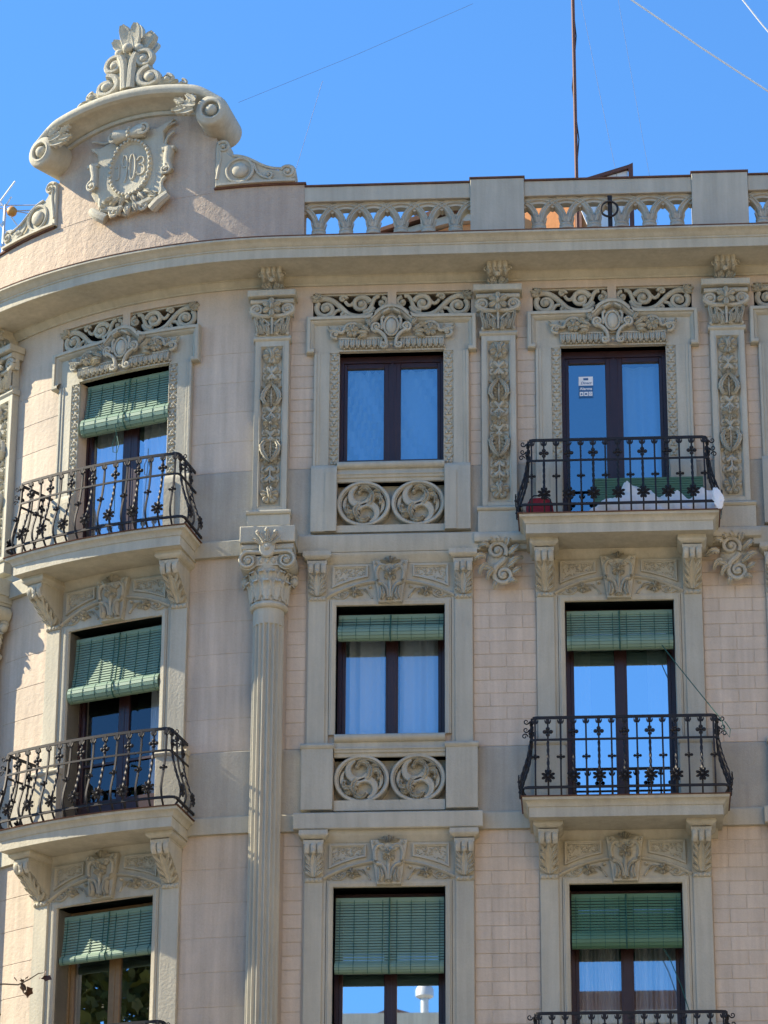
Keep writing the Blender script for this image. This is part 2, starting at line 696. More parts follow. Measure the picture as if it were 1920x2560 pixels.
def wall_mesh(u0, u1, z0, z1, opens, back=True):
    us = {u0, u1}
    zs = {z0, z1}
    n = int((u1 - u0) / 0.2)
    for i in range(n):
        us.add(round(u0 + (u1 - u0) * i / n, 4))
    for a, b, c, d, e in opens:
        us |= {a, b}
        zs |= {c, d}
    us = sorted(us)
    zs = sorted(zs)
    mb = MB()
    idx = {}

    def vid(u, d, z):
        k = (round(u, 4), d, round(z, 4))
        if k not in idx:
            idx[k] = len(mb.v)
            mb.v.append((u, d, z))
        return idx[k]
    for i in range(len(us) - 1):
        for j in range(len(zs) - 1):
            cu, cz = (us[i] + us[i + 1]) / 2, (zs[j] + zs[j + 1]) / 2
            if any(a < cu < b and c < cz < d for a, b, c, d, e in opens):
                continue
            mb.f.append([vid(us[i], 0, zs[j]), vid(us[i + 1], 0, zs[j]), vid(us[i + 1], 0, zs[j + 1]), vid(us[i], 0, zs[j + 1])])
    for a, b, c, d, e in opens:
        uu = [u for u in us if a - 1e-6 <= u <= b + 1e-6]
        mb.grid([[(u, 0, c), (u, -e, c)] for u in uu])
        mb.grid([[(u, -e, d), (u, 0, d)] for u in uu])
        mb.grid([[(a, -e, c), (a, -e, d)], [(a, 0, c), (a, 0, d)]])
        mb.grid([[(b, 0, c), (b, 0, d)], [(b, -e, c), (b, -e, d)]])
    return mb


wall = obj('wall', wall_mesh(-9.0, 9.0, 0.0, 21.15, OPEN), 'wall', building, bend=True)

# back plates of the pierced panels and dark rooms behind the openings
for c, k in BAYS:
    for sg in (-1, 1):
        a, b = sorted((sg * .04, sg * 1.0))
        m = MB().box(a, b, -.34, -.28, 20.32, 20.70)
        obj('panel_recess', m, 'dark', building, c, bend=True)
    zz = [(17.3, 19.9, .30)] + [((13.75 if k == 'door' else 14.8) + zo, 16.55 + zo, .42) for zo in (Z_M, Z_L, Z_LL)]
    for z0, z1, e in zz:
        m = MB()
        m.grid([[(-.95, -e, z0), (.95, -e, z0)], [(-.95, -2.2, z0), (.95, -2.2, z0)], [(-.95, -2.2, z1), (.95, -2.2, z1)], [(-.95, -e, z1), (.95, -e, z1)]])
        m.grid([[(-.95, -e, z0), (-.95, -e, z1)], [(-.95, -2.2, z0), (-.95, -2.2, z1)]])
        m.grid([[(.95, -e, z0), (.95, -e, z1)], [(.95, -2.2, z0), (.95, -2.2, z1)]])
        obj('room_interior', m, 'room', building, c)
    if k == 'window':
        for z0, z1 in [(17.5, 18.12)] + [(14.0 + zo, 14.6 + zo) for zo in (Z_M, Z_L, Z_LL)]:
            obj('panel_recess', MB().box(-.68, .68, -.2, -.12, z0, z1), 'trim', building, c)

# ------------------------------------------------------------------ scored bricks and courses
GAP = 0.008


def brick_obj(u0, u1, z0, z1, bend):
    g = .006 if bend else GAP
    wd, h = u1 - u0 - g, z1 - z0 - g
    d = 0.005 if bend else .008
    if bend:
        obj('wall_course', MB().box(-wd / 2, wd / 2, -.01, d, -h / 2, h / 2, .004), 'course_shaded', wall, (u0 + u1) / 2, 0, (z0 + z1) / 2, bend=True)
    else:
        key = ('brick', round(wd, 3), round(h, 3))
        o = obj('brick', lambda: MB().box(-wd / 2, wd / 2, -.01, d, -h / 2, h / 2, .004), 'brick', wall, (u0 + u1) / 2,
                random.uniform(-.0015, .001), (z0 + z1) / 2, key=key)


def rows(u0, u1, z0, z1, h, length, bend=False, ph=0):
    n = max(1, round((z1 - z0) / h))
    hh = (z1 - z0) / n
    for i in range(n):
        z = z1 - (i + 1) * hh
        if length is None:
            brick_obj(u0, u1, z, z + hh, bend)
            continue
        off = (length / 2 if (i + ph) % 2 else 0)
        u = u0 - length + off
        while u < u1 - .01:
            a, b = max(u, u0), min(u + length, u1)
            if b - a > .04:
                brick_obj(a, b, z, z + hh, bend)
            u += length


for zo in (Z_M, Z_L):
    z0, z1 = 14.69 + zo, 17.16 + zo
    if zo == Z_L:
        z1 = 13.66
    rows(1.075, 1.83, z0, z1, .1655, .392)
    rows(3.81, 4.565, z0, z1, .1655, .392, ph=1)
    rows(-1.16, -.925, z0, z1, .1675, None)
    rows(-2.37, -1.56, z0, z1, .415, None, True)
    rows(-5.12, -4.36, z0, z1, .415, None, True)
for a, b in ((-1.17, -.87), (1.05, 1.19), (1.63, 1.86), (3.78, 4.0), (4.44, 4.595)):
    rows(a, b, 18.30, 20.32, .155, None)
for a, b in ((-2.4, -1.61), (-5.1, -4.33)):
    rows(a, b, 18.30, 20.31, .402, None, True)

# dado and string courses
for zo, z0, z1 in ((0, 17.38, 18.30), (0, 13.88, 14.69), (0, 13.88 - FL, 14.69 - FL), (0, 13.88 - 2 * FL, 14.69 - 2 * FL)):
    for a, b in ((-8.9, -4.2), (-2.5, -.85), (.95, 1.95), (3.70, 4.65), (6.45, 8.9)):
        m = MB().run([(0, z0), (.016, z0), (.016, z1 - .012), (.004, z1), (0, z1)], a, b)
        obj('dado', m, 'dado', wall, bend=True)
for z0, z1, dd in ((17.165, 17.38, .07), (13.665, 13.88, .05), (13.665 - FL, 13.88 - FL, .05)):
    for a, b in ((-8.9, -4.2), (-2.55, -.98), (1.1, 1.95), (3.70, 4.55), (6.45, 8.9)):
        m = MB().run([(0, z0), (dd, z0), (dd, z1 - .02), (dd - .02, z1), (0, z1)], a, b)
        obj('string_course', m, 'trim', wall, bend=True)

for c in (B2, B4):
    obj('string_course', MB().side([(0, 17.155), (.105, 17.155), (.11, 17.165), (.11, 17.37), (.095, 17.388), (0, 17.40)], -1.115, 1.085), 'trim', wall, c)

# ------------------------------------------------------------------ cornice
CORN = [(0, 20.79), (.025, 20.79), (.03, 20.81), (.05, 20.825), (.075, 20.86), (.085, 20.87), (.085, 20.895), (.10, 20.90),
        (.56, 20.905), (.57, 20.888), (.622, 20.886), (.625, 20.90), (.625, 21.005), (.64, 21.01), (.64, 21.03), (.655, 21.035),
        (.672, 21.06), (.705, 21.085), (.735, 21.095), (.742, 21.10), (.742, 21.122), (.70, 21.13)]
obj('cornice', MB().run(CORN, -9.0, 9.0, .12), 'trim', building, bend=True)
obj('cornice_tiles', MB().run([(.745, 21.123), (.748, 21.137), (.70, 21.142), (-.05, 21.2)], -9.0, 9.0, .12), 'tile', building, bend=True)


# ------------------------------------------------------------------ ornament builders
def console():
    m = MB()
    m.mould([(0, .25), (.0, .27), (.02, .275), (.035, .29), (.05, .32), (.055, .335)], -.15, .15, .40)
    prof = [(0, -.02), (.07, -.02), (.10, .03), (.12, .08), (.15, .11), (.22, .12), (.29, .145), (.33, .18), (.35, .22), (.35, .26), (0, .26)]
    m.side(prof, -.13, .13)
    for i in range(4):
        u = -.1 + .0667 * i
        m.tube([(u, .345, .255), (u, .355, .21), (u, .34, .17), (u, .29, .135), (u, .22, .12)], .026, 6, .8)
    m.ball(0, .27, .11, .036, 8, 5)
    for sg in (-1, 1):
        for k in range(3):
            m.leaf([(sg * .01, .13, -.01), (sg * (.03 + .03 * k), .15, .04 + .01 * (2 - k)), (sg * (.05 + .035 * k), .19, .085 - .015 * k), (sg * (.06 + .035 * k), .2, .10 - .035 * k)],
                   [.012, .022, .022, .006], .03)
    for sg in (-1, 1):
        m.scroll(sg * .13, .17, .27, .045, 1.2, 0, 1, .012)
    return m


def pil_capital():
    m = MB()
    m.box(-.30, .30, 0, .20, .50, .585, .008)
    m.side([(0, .42), (.12, .42), (.15, .43), (.16, .455), (.15, .48), (.12, .5), (0, .5)], -.27, .27)
    m.box(-.2, .2, 0, .085, 0.0, .44)
    for sg in (-1, 1):
        m.bez((0, .27), (sg * .12, .245), (sg * .24, .27), (sg * .265, .345), .12, .03, .03, 7, 10)
        m.scroll(sg * .19, .345, .12, .075, 1.6, 0 if sg > 0 else pi, sg, .025, n=7)
        m.box(sg * .19 - .075, sg * .19 + .075, .05, .1, .27, .42)
        m.bez((sg * .03, .14), (sg * .08, .22), (sg * .15, .26), (sg * .215, .245), .115, .012, .016, 6, 8)
        for i, (a, b, c2) in enumerate(((.05, .06, .10), (.06, .10, .05), (.10, .10, .09), (.155, .09, .12), (.19, .12, .13), (.13, .17, .07), (.205, .19, .05))):
            m.leaf([(sg * .02 if i < 3 else sg * a * .85, .09, .02), (sg * a * .9, .105, b * .6 + .01), (sg * a, .12, b + .03), (sg * (a + .012), .11, b + .06)], [.01, .02, .022, .004], .03)
        m.dome(sg * .185, .035, .09, .03, .03, .02, 8, 2)
        m.dome(sg * .06, .03, .09, .025, .02, .02, 8, 2)
    m.tube([(0, .11, .02), (0, .125, .27)], .017, 6)
    m.flower(0, .36, .165, .125, 6, .035, pi / 2, .036)
    m.dome(0, .37, .18, .022, .045, .06, 8, 4)
    return m


def half_panel(m, sg):
    def s(u, z, r, t, a0, w, rd=.016):
        m.scroll(sg * u, z, .0, r, t, a0 if sg > 0 else pi - a0, w * sg, rd, eye=False, n=6)
    for z in (1.86, 1.14, .84):
        pass
    # scroll pairs
    for z, up in ((1.845, 1), (1.76, -1), (1.31, 1), (1.225, -1), (1.00, 1), (.91, -1), (.52, -1), (.39, -1)):
        m.bez((0, z - .02 * up), (sg * .03, z - .01 * up), (sg * .03, z + .035 * up), (sg * .065, z + .035 * up), .01, .024, .022, 6, 7)
        s(.07, z + .0 * up, .04, 1.1, pi / 2 * up, -up, .021)
    # lyre leaves, upper and lower
    for zb, fl in ((1.40, 1), (.86, -1)):
        pts = [(0, .015, .25), (.05, .02, .20), (.095, .03, .12), (.105, .035, .05), (.07, .02, -.015), (.02, .01, -.03)]
        m.leaf([(sg * a, b, zb + fl * c) for a, b, c in dens(pts, .03)], [.018 + .016 * sin(pi * i / (len(dens(pts, .03)) - 1)) for i in range(len(dens(pts, .03)))], .035, 1, .3)
        for a, b in ((.045, .03), (.06, .07), (.06, .12), (.045, .17)):
            m.petal(sg * .008, zb + fl * (b - .03), .01, atan2(fl * .035, sg * .05), 0, a + .02, .02, .03)
        m.petal(sg * .10, zb + fl * .21, .01, atan2(fl * .6, sg * 1), -.02, .035, .012, .02)
        m.petal(sg * .06, zb - fl * .03, .01, atan2(-fl * .4, sg * 1), -.02, .045, .013, .02)


def pil_relief():
    m = MB()
    half_panel(m, 1)
    half_panel(m, -1)
    for z, n, a in ((2.05, 5, -pi / 2), (1.12, 8, pi / 2), (.165, 5, pi / 2)):
        m.flower(0, z, .005, .115 if n == 5 else .10, n, .045, a)
        if n == 5:
            m.leaf([(0, .02, z - .06), (.012, .05, z - .02), (0, .06, z + .03), (-.005, .04, z + .07)], [.012, .026, .024, .008], .025)
    for z0, z1 in ((1.36, 1.6), (.66, .93), (1.19, 1.32), (.88, 1.04), (.33, .55), (1.72, 1.9)):
        m.tube([(0, .012, z0), (0, .02, (z0 + z1) / 2), (0, .012, z1)], [.01, .014, .01], 6)
    for z in (1.49, .80):
        m.dome(0, z, .01, .022, .028, .03, 8, 3)
    for z in (1.94, 1.80, 1.70, 1.66, 1.27, 1.02, .95, .62, .58, .46, .33, .28):
        for sg in (-1, 1):
            m.petal(sg * .02, z, .004, pi / 2 - sg * 1.0, 0, .085, .017, .028)
            m.petal(sg * .02, z, .004, -pi / 2 + sg * .9, 0, .075, .015, .026)
    return m


def pilaster(u, with_base=True):
    p = obj('pilaster', lambda: pil_shaft(), 'trim', building, u, 0, 17.72, key='pilshaft')
    obj('capital', lambda: deepen(pil_capital(), 1.25), 'carved', p, u, .0, 20.06, key='pilcap')
    obj('astragal', lambda: MB().side([(0, 0), (.10, 0), (.12, .01), (.13, .03), (.12, .05), (.105, .055), (.1, .075), (0, .075)], -.232, .232), 'trim', p, u, 0, 20.0, key='pilastr')
    obj('panel_relief', lambda: deepen(pil_relief(), 1.4), 'carved', p, u, .058, 17.765, key='pilrel')
    obj('console', console, 'carved', building, u, 0, 20.665, key='console')
    return p


def pil_shaft():
    m = MB()
    t, b = 2.285, 0.0
    for a, c in ((-.21, -.15), (.15, .21)):
        m.box(a, c, 0, .105, b, t, .004)
    m.box(-.15, .15, 0, .104, b, .045)
    m.box(-.15, .15, 0, .104, t - .07, t)
    m.box(-.15, .15, 0, .055, .045, t - .07)
    pts = [(-.15, .045), (.15, .045), (.15, t - .07), (-.15, t - .07)]
    m.path([(0, .106), (.008, .11), (.012, .10), (.02, .085), (.028, .075), (.03, .055)], pts, True)
    return m


def corbel():
    """openwork acanthus scroll"""
    m = MB()
    m.scroll(-.03, .115, .06, .105, 1.5, -.6, 1, .026, n=7)
    m.scroll(.04, -.165, .06, .11, 1.5, pi - .7, 1, .028, n=7)
    m.bez((.05, .03), (.06, -.02), (-.07, -.05), (-.06, -.14), .06, .03, .03, 7, 9)
    R = random.Random(3)
    for (u, z, a, L, wd) in ((-.10, .16, 2.6, .13, .03), (-.15, .05, 2.9, .14, .035), (-.12, -.04, 3.5, .15, .03), (-.06, -.13, 2.4, .17, .03), (-.05, -.1, 3.6, .15, .028),
                             (.06, .17, .9, .12, .035), (.09, .08, .3, .15, .035), (.10, .0, -.2, .15, .03), (.08, -.07, .3, .17, .03), (.13, -.14, .1, .11, .03),
                             (.10, -.22, -.7, .09, .03), (-.03, -.25, 3.9, .08, .028), (0, .2, 1.7, .09, .03), (-.06, .2, 2.1, .09, .028)):
        n = 7
        pts = [(u + cos(a + .5 * i / n) * L * i / n, .04 + .05 * sin(pi * i / n), z + sin(a + .5 * i / n) * L * i / n) for i in range(n + 1)]
        m.leaf(pts, [wd * (.5 + sin(pi * min(.95, .15 + i / n * .8)) * .7) for i in range(n + 1)], .04, 1, .42)
    m.dome(.0, 0, 0, .15, .22, .05, 12, 2)
    return m


def rinceau():
    """pierced scroll panel, 0..0.93 wide, 0..0.355 high, leaf end at u=0"""
    m = MB()
    d = -.03
    m.bez((.06, .27), (.22, .36), (.34, .16), (.43, .08), d, .036, .034, 8, 12)
    m.bez((.43, .08), (.55, -.0), (.72, .04), (.75, .16), d, .036, .03, 8, 12)
    m.scroll(.6, .2, d, .115, 1.35, .2, 1, .036, n=8)
    m.dome(.6, .2, d + .01, .045, .045, .06, 10, 3)
    m.bez((.62, .10), (.78, .10), (.70, .32), (.83, .31), d, .03, .026, 8, 10)
    m.scroll(.86, .225, d, .07, 1.0, pi / 2, -1, .028, n=7)
    m.dome(.855, .215, d + .01, .035, .035, .05, 10, 3)
    m.scroll(.16, .15, d, .125, 1.35, 2.4, 1, .037, n=8)
    m.dome(.165, .15, d + .01, .045, .045, .06, 10, 3)
    m.bez((.20, .03), (.28, .04), (.24, .14), (.34, .13), d, .024, .022, 7, 8)
    m.scroll(.375, .075, d, .055, 1.0, pi / 2, -1, .024, n=7)
    m.bez((.50, .23), (.47, .17), (.42, .2), (.40, .25), d, .024, .022, 7, 8)
    m.scroll(.37, .285, d, .05, 1.0, 0, 1, .024, n=7)
    for a, L in ((2.2, .10), (2.8, .12), (3.4, .10), (1.6, .08)):
        n = 5
        pts = [(.085 + cos(a) * L * i / n, d + .03, .265 + sin(a) * L * i / n) for i in range(n + 1)]
        m.leaf(pts, [.012, .03, .035, .03, .022, .004], .04, 1, .3)
    m.box(0, .93, -.08, -.035, .335, .355)
    m.box(0, .93, -.08, -.035, 0, .015)
    return m


def ear_outline():
    """outer contour of the top lintel, from left ear foot over the arch to right ear foot"""
    pts = [(-.955, 19.835), (-1.04, 19.835), (-1.04, 20.31), (-.36, 20.315)]
    for i in range(5):   # ogee up
        t = i / 4
        pts.append((-.33 + .13 * t, 20.315 + .06 * t * t))
    for i in range(9):
        a = pi - .5 - (pi - 1.0) * i / 8
        pts.append((.235 * cos(a), 20.25 + .215 * sin(a)))
    for i in range(5):
        t = 1 - i / 4
        pts.append((.33 - .13 * t, 20.315 + .06 * t * t))
    pts += [(.36, 20.315), (1.04, 20.31), (1.04, 19.835), (.955, 19.835)]
    return pts


def top_surround(kind):
    m = MB()
    # lintel plate with ears, and arch over the cartouche
    m.box(-1.03, 1.03, 0, .04, 20.02, 20.30)
    for sg in (-1, 1):
        a, b = sorted((sg * .65, sg * 1.03))
        m.box(a, b, 0, .04, 19.845, 20.02)
    m.prism([(.22 * cos(pi * i / 12), 20.24 + .215 * sin(pi * i / 12)) for i in range(13)], 0, .04)
    # mould following the contour
    o = ear_outline()
    m.path([(.012, 0), (.012, .105), (.0, .12), (-.035, .12), (-.04, .095), (-.045, .10), (-.055, .095), (-.07, .07), (-.085, .05), (-.09, .038)], dens(o, .2))
    # stiles beside the opening
    z0 = 18.30 if kind == 'window' else 17.40
    for sg in (-1, 1):
        a, b = sorted((sg * .765, sg * .955))
        m.box(a, b, 0, .05, z0, 19.84)
        c, e = sorted((sg * .92, sg * .955))
        m.box(c, e, .05, .075, z0, 19.84, .006)
        c, e = sorted((sg * .885, sg * .92))
        m.box(c, e, .05, .062, z0, 19.84, .004)
        a, b = sorted((sg * .65, sg * .77))
        m.box(a, b, 0, .03, z0 - .03, 19.86)
    m.box(-.65, .65, -.25, .04, 19.86, 20.02)
    # pedestals
    for sg in (-1, 1):
        a, b = sorted((sg * .655, sg * .97))
        zb = 17.43 if kind == 'window' else 17.38
        m.side([(0, zb), (.11, zb), (.11, 18.24), (.10, 18.28), (.07, 18.315), (.04, 18.32), (0, 18.32)], a, b)
        c, e = sorted((sg * .66, sg * .80))
        m.box(c, e, .08, .122, zb, 18.2)
    if kind == 'window':
        sill_panel(m, 17.43, 17.52, 18.1, 18.26, 18.36)
    return m


def sill_panel(m, z0, z1, z2, z3, z4):
    """bottom strip, opening for rosettes, mouldings, half-round sill"""
    m.box(-.655, .655, 0, .06, z0, z1)
    m.side([(-.25, z2), (.035, z2), (.045, z2 + .015), (.045, z2 + .04), (.065, z2 + .05), (.07, z2 + .075), (.085, z2 + .085), (.085, z2 + .1), (.06, z2 + .115), (.05, z3), (-.25, z3)], -.655, .655)
    n = 7
    pr = [(-.4, z3)] + [(.05 + .06 * sin(pi * i / n), z3 + (z4 - z3) * (1 - cos(pi * i / n)) / 2) for i in range(n + 1)] + [(-.4, z4)]
    m.side(pr, -.655, .655)


def lintel_relief():
    m = MB()
    # cartouche
    m.dome(0, 20.165, .075, .075, .115, .035, 14, 4)
    m.arc(0, 20.165, .085, .088, 0, 2 * pi, .016, 6, 22, rz=.128)
    for sg in (-1, 1):
        m.box(0, .1, .06, .10, 0, .035)if False else None
        m.prism([(sg * .02, 20.37), (sg * .10, 20.325), (sg * .115, 20.345), (sg * .03, 20.40)], .05, .12, .008)
        m.bez((sg * .09, 20.30), (sg * .15, 20.27), (sg * .09, 20.18), (sg * .125, 20.12), .08, .018, .02, 6, 9)
        m.bez((sg * .06, 19.90), (sg * .05, 20.0), (sg * .10, 20.08), (sg * .20, 20.11), .09, .022, .025, 7, 10)
        m.scroll(sg * .185, 20.155, .085, .062, 1.4, -pi / 2, sg, .022, n=7)
        m.scroll(sg * .095, 19.905, .09, .045, 1.3, pi if sg > 0 else 0, sg, .02, n=7)
        # foliage
        for (u, z, a, L, wd) in ((.27, 20.10, .55, .16, .026), (.29, 20.08, .05, .15, .028), (.30, 20.05, -.3, .12, .024), (.25, 20.17, .95, .13, .024), (.33, 20.16, .4, .10, .022)):
            aa = a if sg > 0 else pi - a
            n = 7
            pts = [(sg * u + cos(aa) * L * i / n, .065 + .02 * sin(pi * i / n), z + sin(aa) * L * i / n) for i in range(n + 1)]
            m.leaf(pts, [wd * (.4 + .8 * sin(pi * min(.93, .1 + i / n))) for i in range(n + 1)], .03, 1, .35)
        m.flower(sg * .485, 20.115, .065, .085, 5, .04)
        m.arc(sg * .485, 20.115, .07, .105, (.2 if sg > 0 else pi - .2), (pi * .9 if sg > 0 else pi * .1), .018, 6, 12)
        m.bez((sg * .58, 20.14), (sg * .62, 20.03), (sg * .66, 20.16), (sg * .77, 20.12), .07, .022, .022, 6, 10)
        m.scroll(sg * .70, 20.075, .07, .06, 1.2, -2.0 if sg > 0 else pi + 2.0, sg, .022, n=6)
        m.petal(sg * .74, 20.12, .06, .9 if sg > 0 else pi - .9, 0, .08, .022, .03)
        m.petal(sg * .62, 20.08, .06, 1.2 if sg > 0 else pi - 1.2, 0, .11, .022, .03)
    m.ball(0, .08, 19.915, .024, 8, 5)
    # tongues along the lintel edge
    for i in range(19):
        u = -.62 + 1.24 * i / 18
        if abs(u) < .13:
            continue
        m.leaf([(u, .04, 20.015), (u, .06, 19.97), (u, .065, 19.92), (u, .05, 19.885)], [.036, .037, .032, .012], .024, 1, .15)
        m.ball(u + .034, .045, 19.895, .019, 7, 4)
    m.box(-.65, .65, .03, .065, 20.012, 20.028)
    m.box(-.65, .65, .0, .045, 19.858, 19.875)
    return m


def bead_jamb(L):
    m = MB()
    n = int(L / .118)
    for i in range(n):
        z = (i + .5) * L / n
        m.dome(-.02, z - .015, 0, .022, .019, .024, 7, 3)
        m.dome(.02, z - .015, 0, .022, .019, .024, 7, 3)
        m.dome(0, z + .022, 0, .02, .022, .026, 7, 3)
        for sg in (-1, 1):
            m.petal(sg * .03, z + .05, 0, pi / 2 - sg * .9, -.01, .035, .012, .018)
    for sg in (-1, 1):
        m.tube([(sg * .055, .0, 0), (sg * .055, .0, L)], .008, 6)
    return m


def rosette():
    """ring with two comma scrolls, radius about 0.32 x 0.29"""
    m = MB()
    rx, rz = .318, .288

    def ring(r1, r2, d0, d1, n=40):
        rws = []
        for r, d in ((r1, d0), (r1, d1 - .01), (r1 - .01, d1), (r2 + .01, d1), (r2, d1 - .012), (r2, d0)):
            rws.append([(r * rx / .318 * cos(2 * pi * i / n), d, r * rz / .318 * sin(2 * pi * i / n)) for i in range(n + 1)])
        m.grid(rws)
    ring(.326, .285, -.12, .055)
    ring(.285, .272, -.12, .03)
    # back web
    m.grid([[(.275 * rx / .318 * k * cos(2 * pi * i / 24), -.05, .275 * rz / .318 * k * sin(2 * pi * i / 24)) for i in range(25)] for k in (1, .5, .02)])
    for sg in (1, -1):
        def q(u, z):
            return (sg * u, sg * z)
        cu, cz = -.036, .112
        pts, ww = [], []
        for i in range(25):
            t = i / 24
            a = pi * .60 + t * pi * 1.28
            r = .128 - .012 * t
            pts.append(q(cu + r * cos(a), cz + r * sin(a)))
            ww.append(.008 + .036 * sin(pi * min(1, .08 + .70 * t)) ** .8)
        m.strip(pts, ww, -.05, .035)
        # outer parallel band along the ring
        m.strip([q(.235 * cos(a), .215 * sin(a)) for a in [pi * .80 + pi * .42 * i / 12 for i in range(13)]], [.006 + .02 * sin(pi * i / 12) for i in range(13)], -.05, .012)
        # leafy arms
        def arm(P4, w0, lob):
            pp, wl = [], []
            for i in range(13):
                t = i / 12
                b_ = [(1 - t) ** 3, 3 * t * (1 - t) ** 2, 3 * t * t * (1 - t), t ** 3]
                pp.append((sg * sum(k * p[0] for k, p in zip(b_, P4)), -.03 + .02 * sin(pi * t), sg * sum(k * p[1] for k, p in zip(b_, P4))))
                wl.append(w0 * (.6 + .7 * sin(pi * min(.9, .1 + t))) * (1 if t < .98 else .3))
            m.leaf(pp, wl, .075, lob, .38)
        arm(((.06, .0), (.12, .06), (.12, .15), (.06, .185)), .034, 1)
        arm(((.09, .16), (.05, .235), (-.03, .235), (-.055, .165)), .03, 1)
        arm(((.09, .08), (.16, .13), (.235, .11), (.205, .02)), .034, 1)
        arm(((.11, .13), (.15, .19), (.19, .17), (.20, .12)), .024, 1)
        for (u, z, r) in ((-.055, .165, .028), (.20, .02, .026), (.075, .10, .03)):
            x, y = q(u, z)
            m.dome(x, y, -.04, r, r * .9, .085, 9, 3)
    return m


def mid_surround(kind):
    """frame of the two lower storeys; z in world of the middle storey"""
    m = MB()
    zb = 14.72 if kind == 'window' else 13.85
    dpt = .06
    # flanking strips
    for sg in (-1, 1):
        a, b = sorted((sg * .775, sg * .985))
        m.box(a, b, 0, dpt, 14.70, 17.05, .004)
        c, e = sorted((sg * .735, sg * .78))
        m.box(c, e, 0, .035, 14.70, 16.62)
    # frieze field with segmental arch
    m.box(-.775, .775, 0, .028, 16.55, 17.06)
    arch = [(.775 * cos(t) / cos(.0), 0) for t in (0,)]
    R = 1.53
    zc = 16.80 - R
    am = math.asin(.77 / R)
    pts = [(-R * sin(am - 2 * am * i / 20) * -1, zc + R * cos(am - 2 * am * i / 20)) for i in range(21)]
    pts = sorted(pts)
    m.path([(-.02, .028), (-.016, .06), (.0, .075), (.016, .06), (.022, .028)], pts[::-1])
    # panels with raised borders over the arch
    for sg in (-1, 1):
        poly = [(sg * .70, 17.0), (sg * .27, 17.0), (sg * .27, zc + sqrt((R + .07) ** 2 - .27 ** 2))]
        for i in range(1, 6):
            u = .27 + (.70 - .27) * i / 5
            poly.append((sg * u, zc + sqrt((R + .07) ** 2 - u * u)))
        if sg < 0:
            poly = poly[::-1]
        m.path([(0, .028), (.002, .062), (.016, .062), (.024, .045), (.032, .042), (.036, .028)], poly, True)
        rr = random.Random(5)
        for k in range(95):
            u = .30 + rr.random() * .37
            zlo = zc + sqrt((R + .1) ** 2 - u * u) + .01
            z = zlo + rr.random() * (16.965 - zlo)
            m.dome(sg * u, z, .024, .013, .010, .02, 5, 2)
    # architrave round the opening
    zo = 14.85 if kind == 'window' else 13.85
    m.path([(0, -.3), (0, .02), (-.006, .035), (-.03, .045), (-.036, .05), (-.055, .052), (-.06, .04), (-.075, .04), (-.08, .03)],
           [(.65, zo), (.65, 16.49), (-.65, 16.49), (-.65, zo)])
    m.box(-.73, .73, 0, .03, 16.50, 16.56)
    # bed mould
    m.run([(0, 17.03), (.035, 17.03), (.045, 17.05), (.07, 17.075), (.09, 17.11), (.10, 17.125), (.10, 17.15), (0, 17.15)], -.76, .76)
    # pedestals
    for sg in (-1, 1):
        a, b = sorted((sg * .665, sg * 1.04))
        z0 = 13.905 if kind == 'window' else 13.85
        m.box(a, b, 0, .12, z0, 14.665, .005)
        m.side([(0, 14.655), (.125, 14.655), (.14, 14.67), (.145, 14.69), (.135, 14.712), (.12, 14.72), (0, 14.735)], a - .012, b + .012)
    if kind == 'window':
        sill_panel(m, 13.905, 14.03, 14.57, 14.75, 14.85)
        # ledge below
        m.side([(0, 13.655), (.16, 13.655), (.17, 13.665), (.17, 13.84), (.155, 13.855), (0, 13.865)], -1.115, 1.095)
        m.run([(0, 13.55), (.05, 13.55), (.065, 13.575), (.09, 13.6), (.10, 13.655)], -.7, .7)
    return m


def keystone():
    m = MB()
    m.prism([(-.143, 0), (.143, 0), (.218, .54), (-.218, .54)], 0, .034, .008)
    d = .034
    m.flower(0, .345, d, .08, 6, .036)
    for sg in (-1, 1):
        m.bez((sg * .03, .45), (sg * .03, .40), (sg * .08, .40), (sg * .085, .44), d, .02, .022, 6, 8)
        m.bez((sg * .06, .455), (sg * .13, .50), (sg * .19, .42), (sg * .15, .28), d, .024, .021, 6, 10)
        m.scroll(sg * .07, .43, d, .035, 1.0, 0 if sg > 0 else pi, sg, .019)
        m.bez((sg * .02, .04), (sg * .03, .2), (sg * .08, .25), (sg * .14, .24), d, .02, .027, 6, 9)
        m.petal(sg * .12, .22, d - .01, .9 if sg > 0 else pi - .9, 0, .08, .02, .035)
        m.leaf([(sg * .105, d, .03), (sg * .085, d + .01, .09), (sg * .095, d + .01, .15), (sg * .11, d, .20)], [.02, .034, .026, .008], .03)
        m.petal(sg * .02, .50, d - .02, 1.0 if sg > 0 else pi - 1.0, 0, .085, .022, .04)
        m.petal(sg * .02, .50, d - .02, .3 if sg > 0 else pi - .3, 0, .11, .022, .04)
        m.scroll(sg * .165, .495, d - .01, .03, 1.0, pi / 2, -sg, .017)
        m.petal(0, .05, d, -.5 if sg > 0 else pi + .5, 0, .05, .014, .025)
    m.petal(0, .50, d - .02, pi / 2, 0, .09, .024, .045)
    m.tube([(0, d, .02), (0, d + .01, .28)], .019, 6)
    m.petal(0, .22, d, pi / 2, 0, .09, .02, .03)
    return m


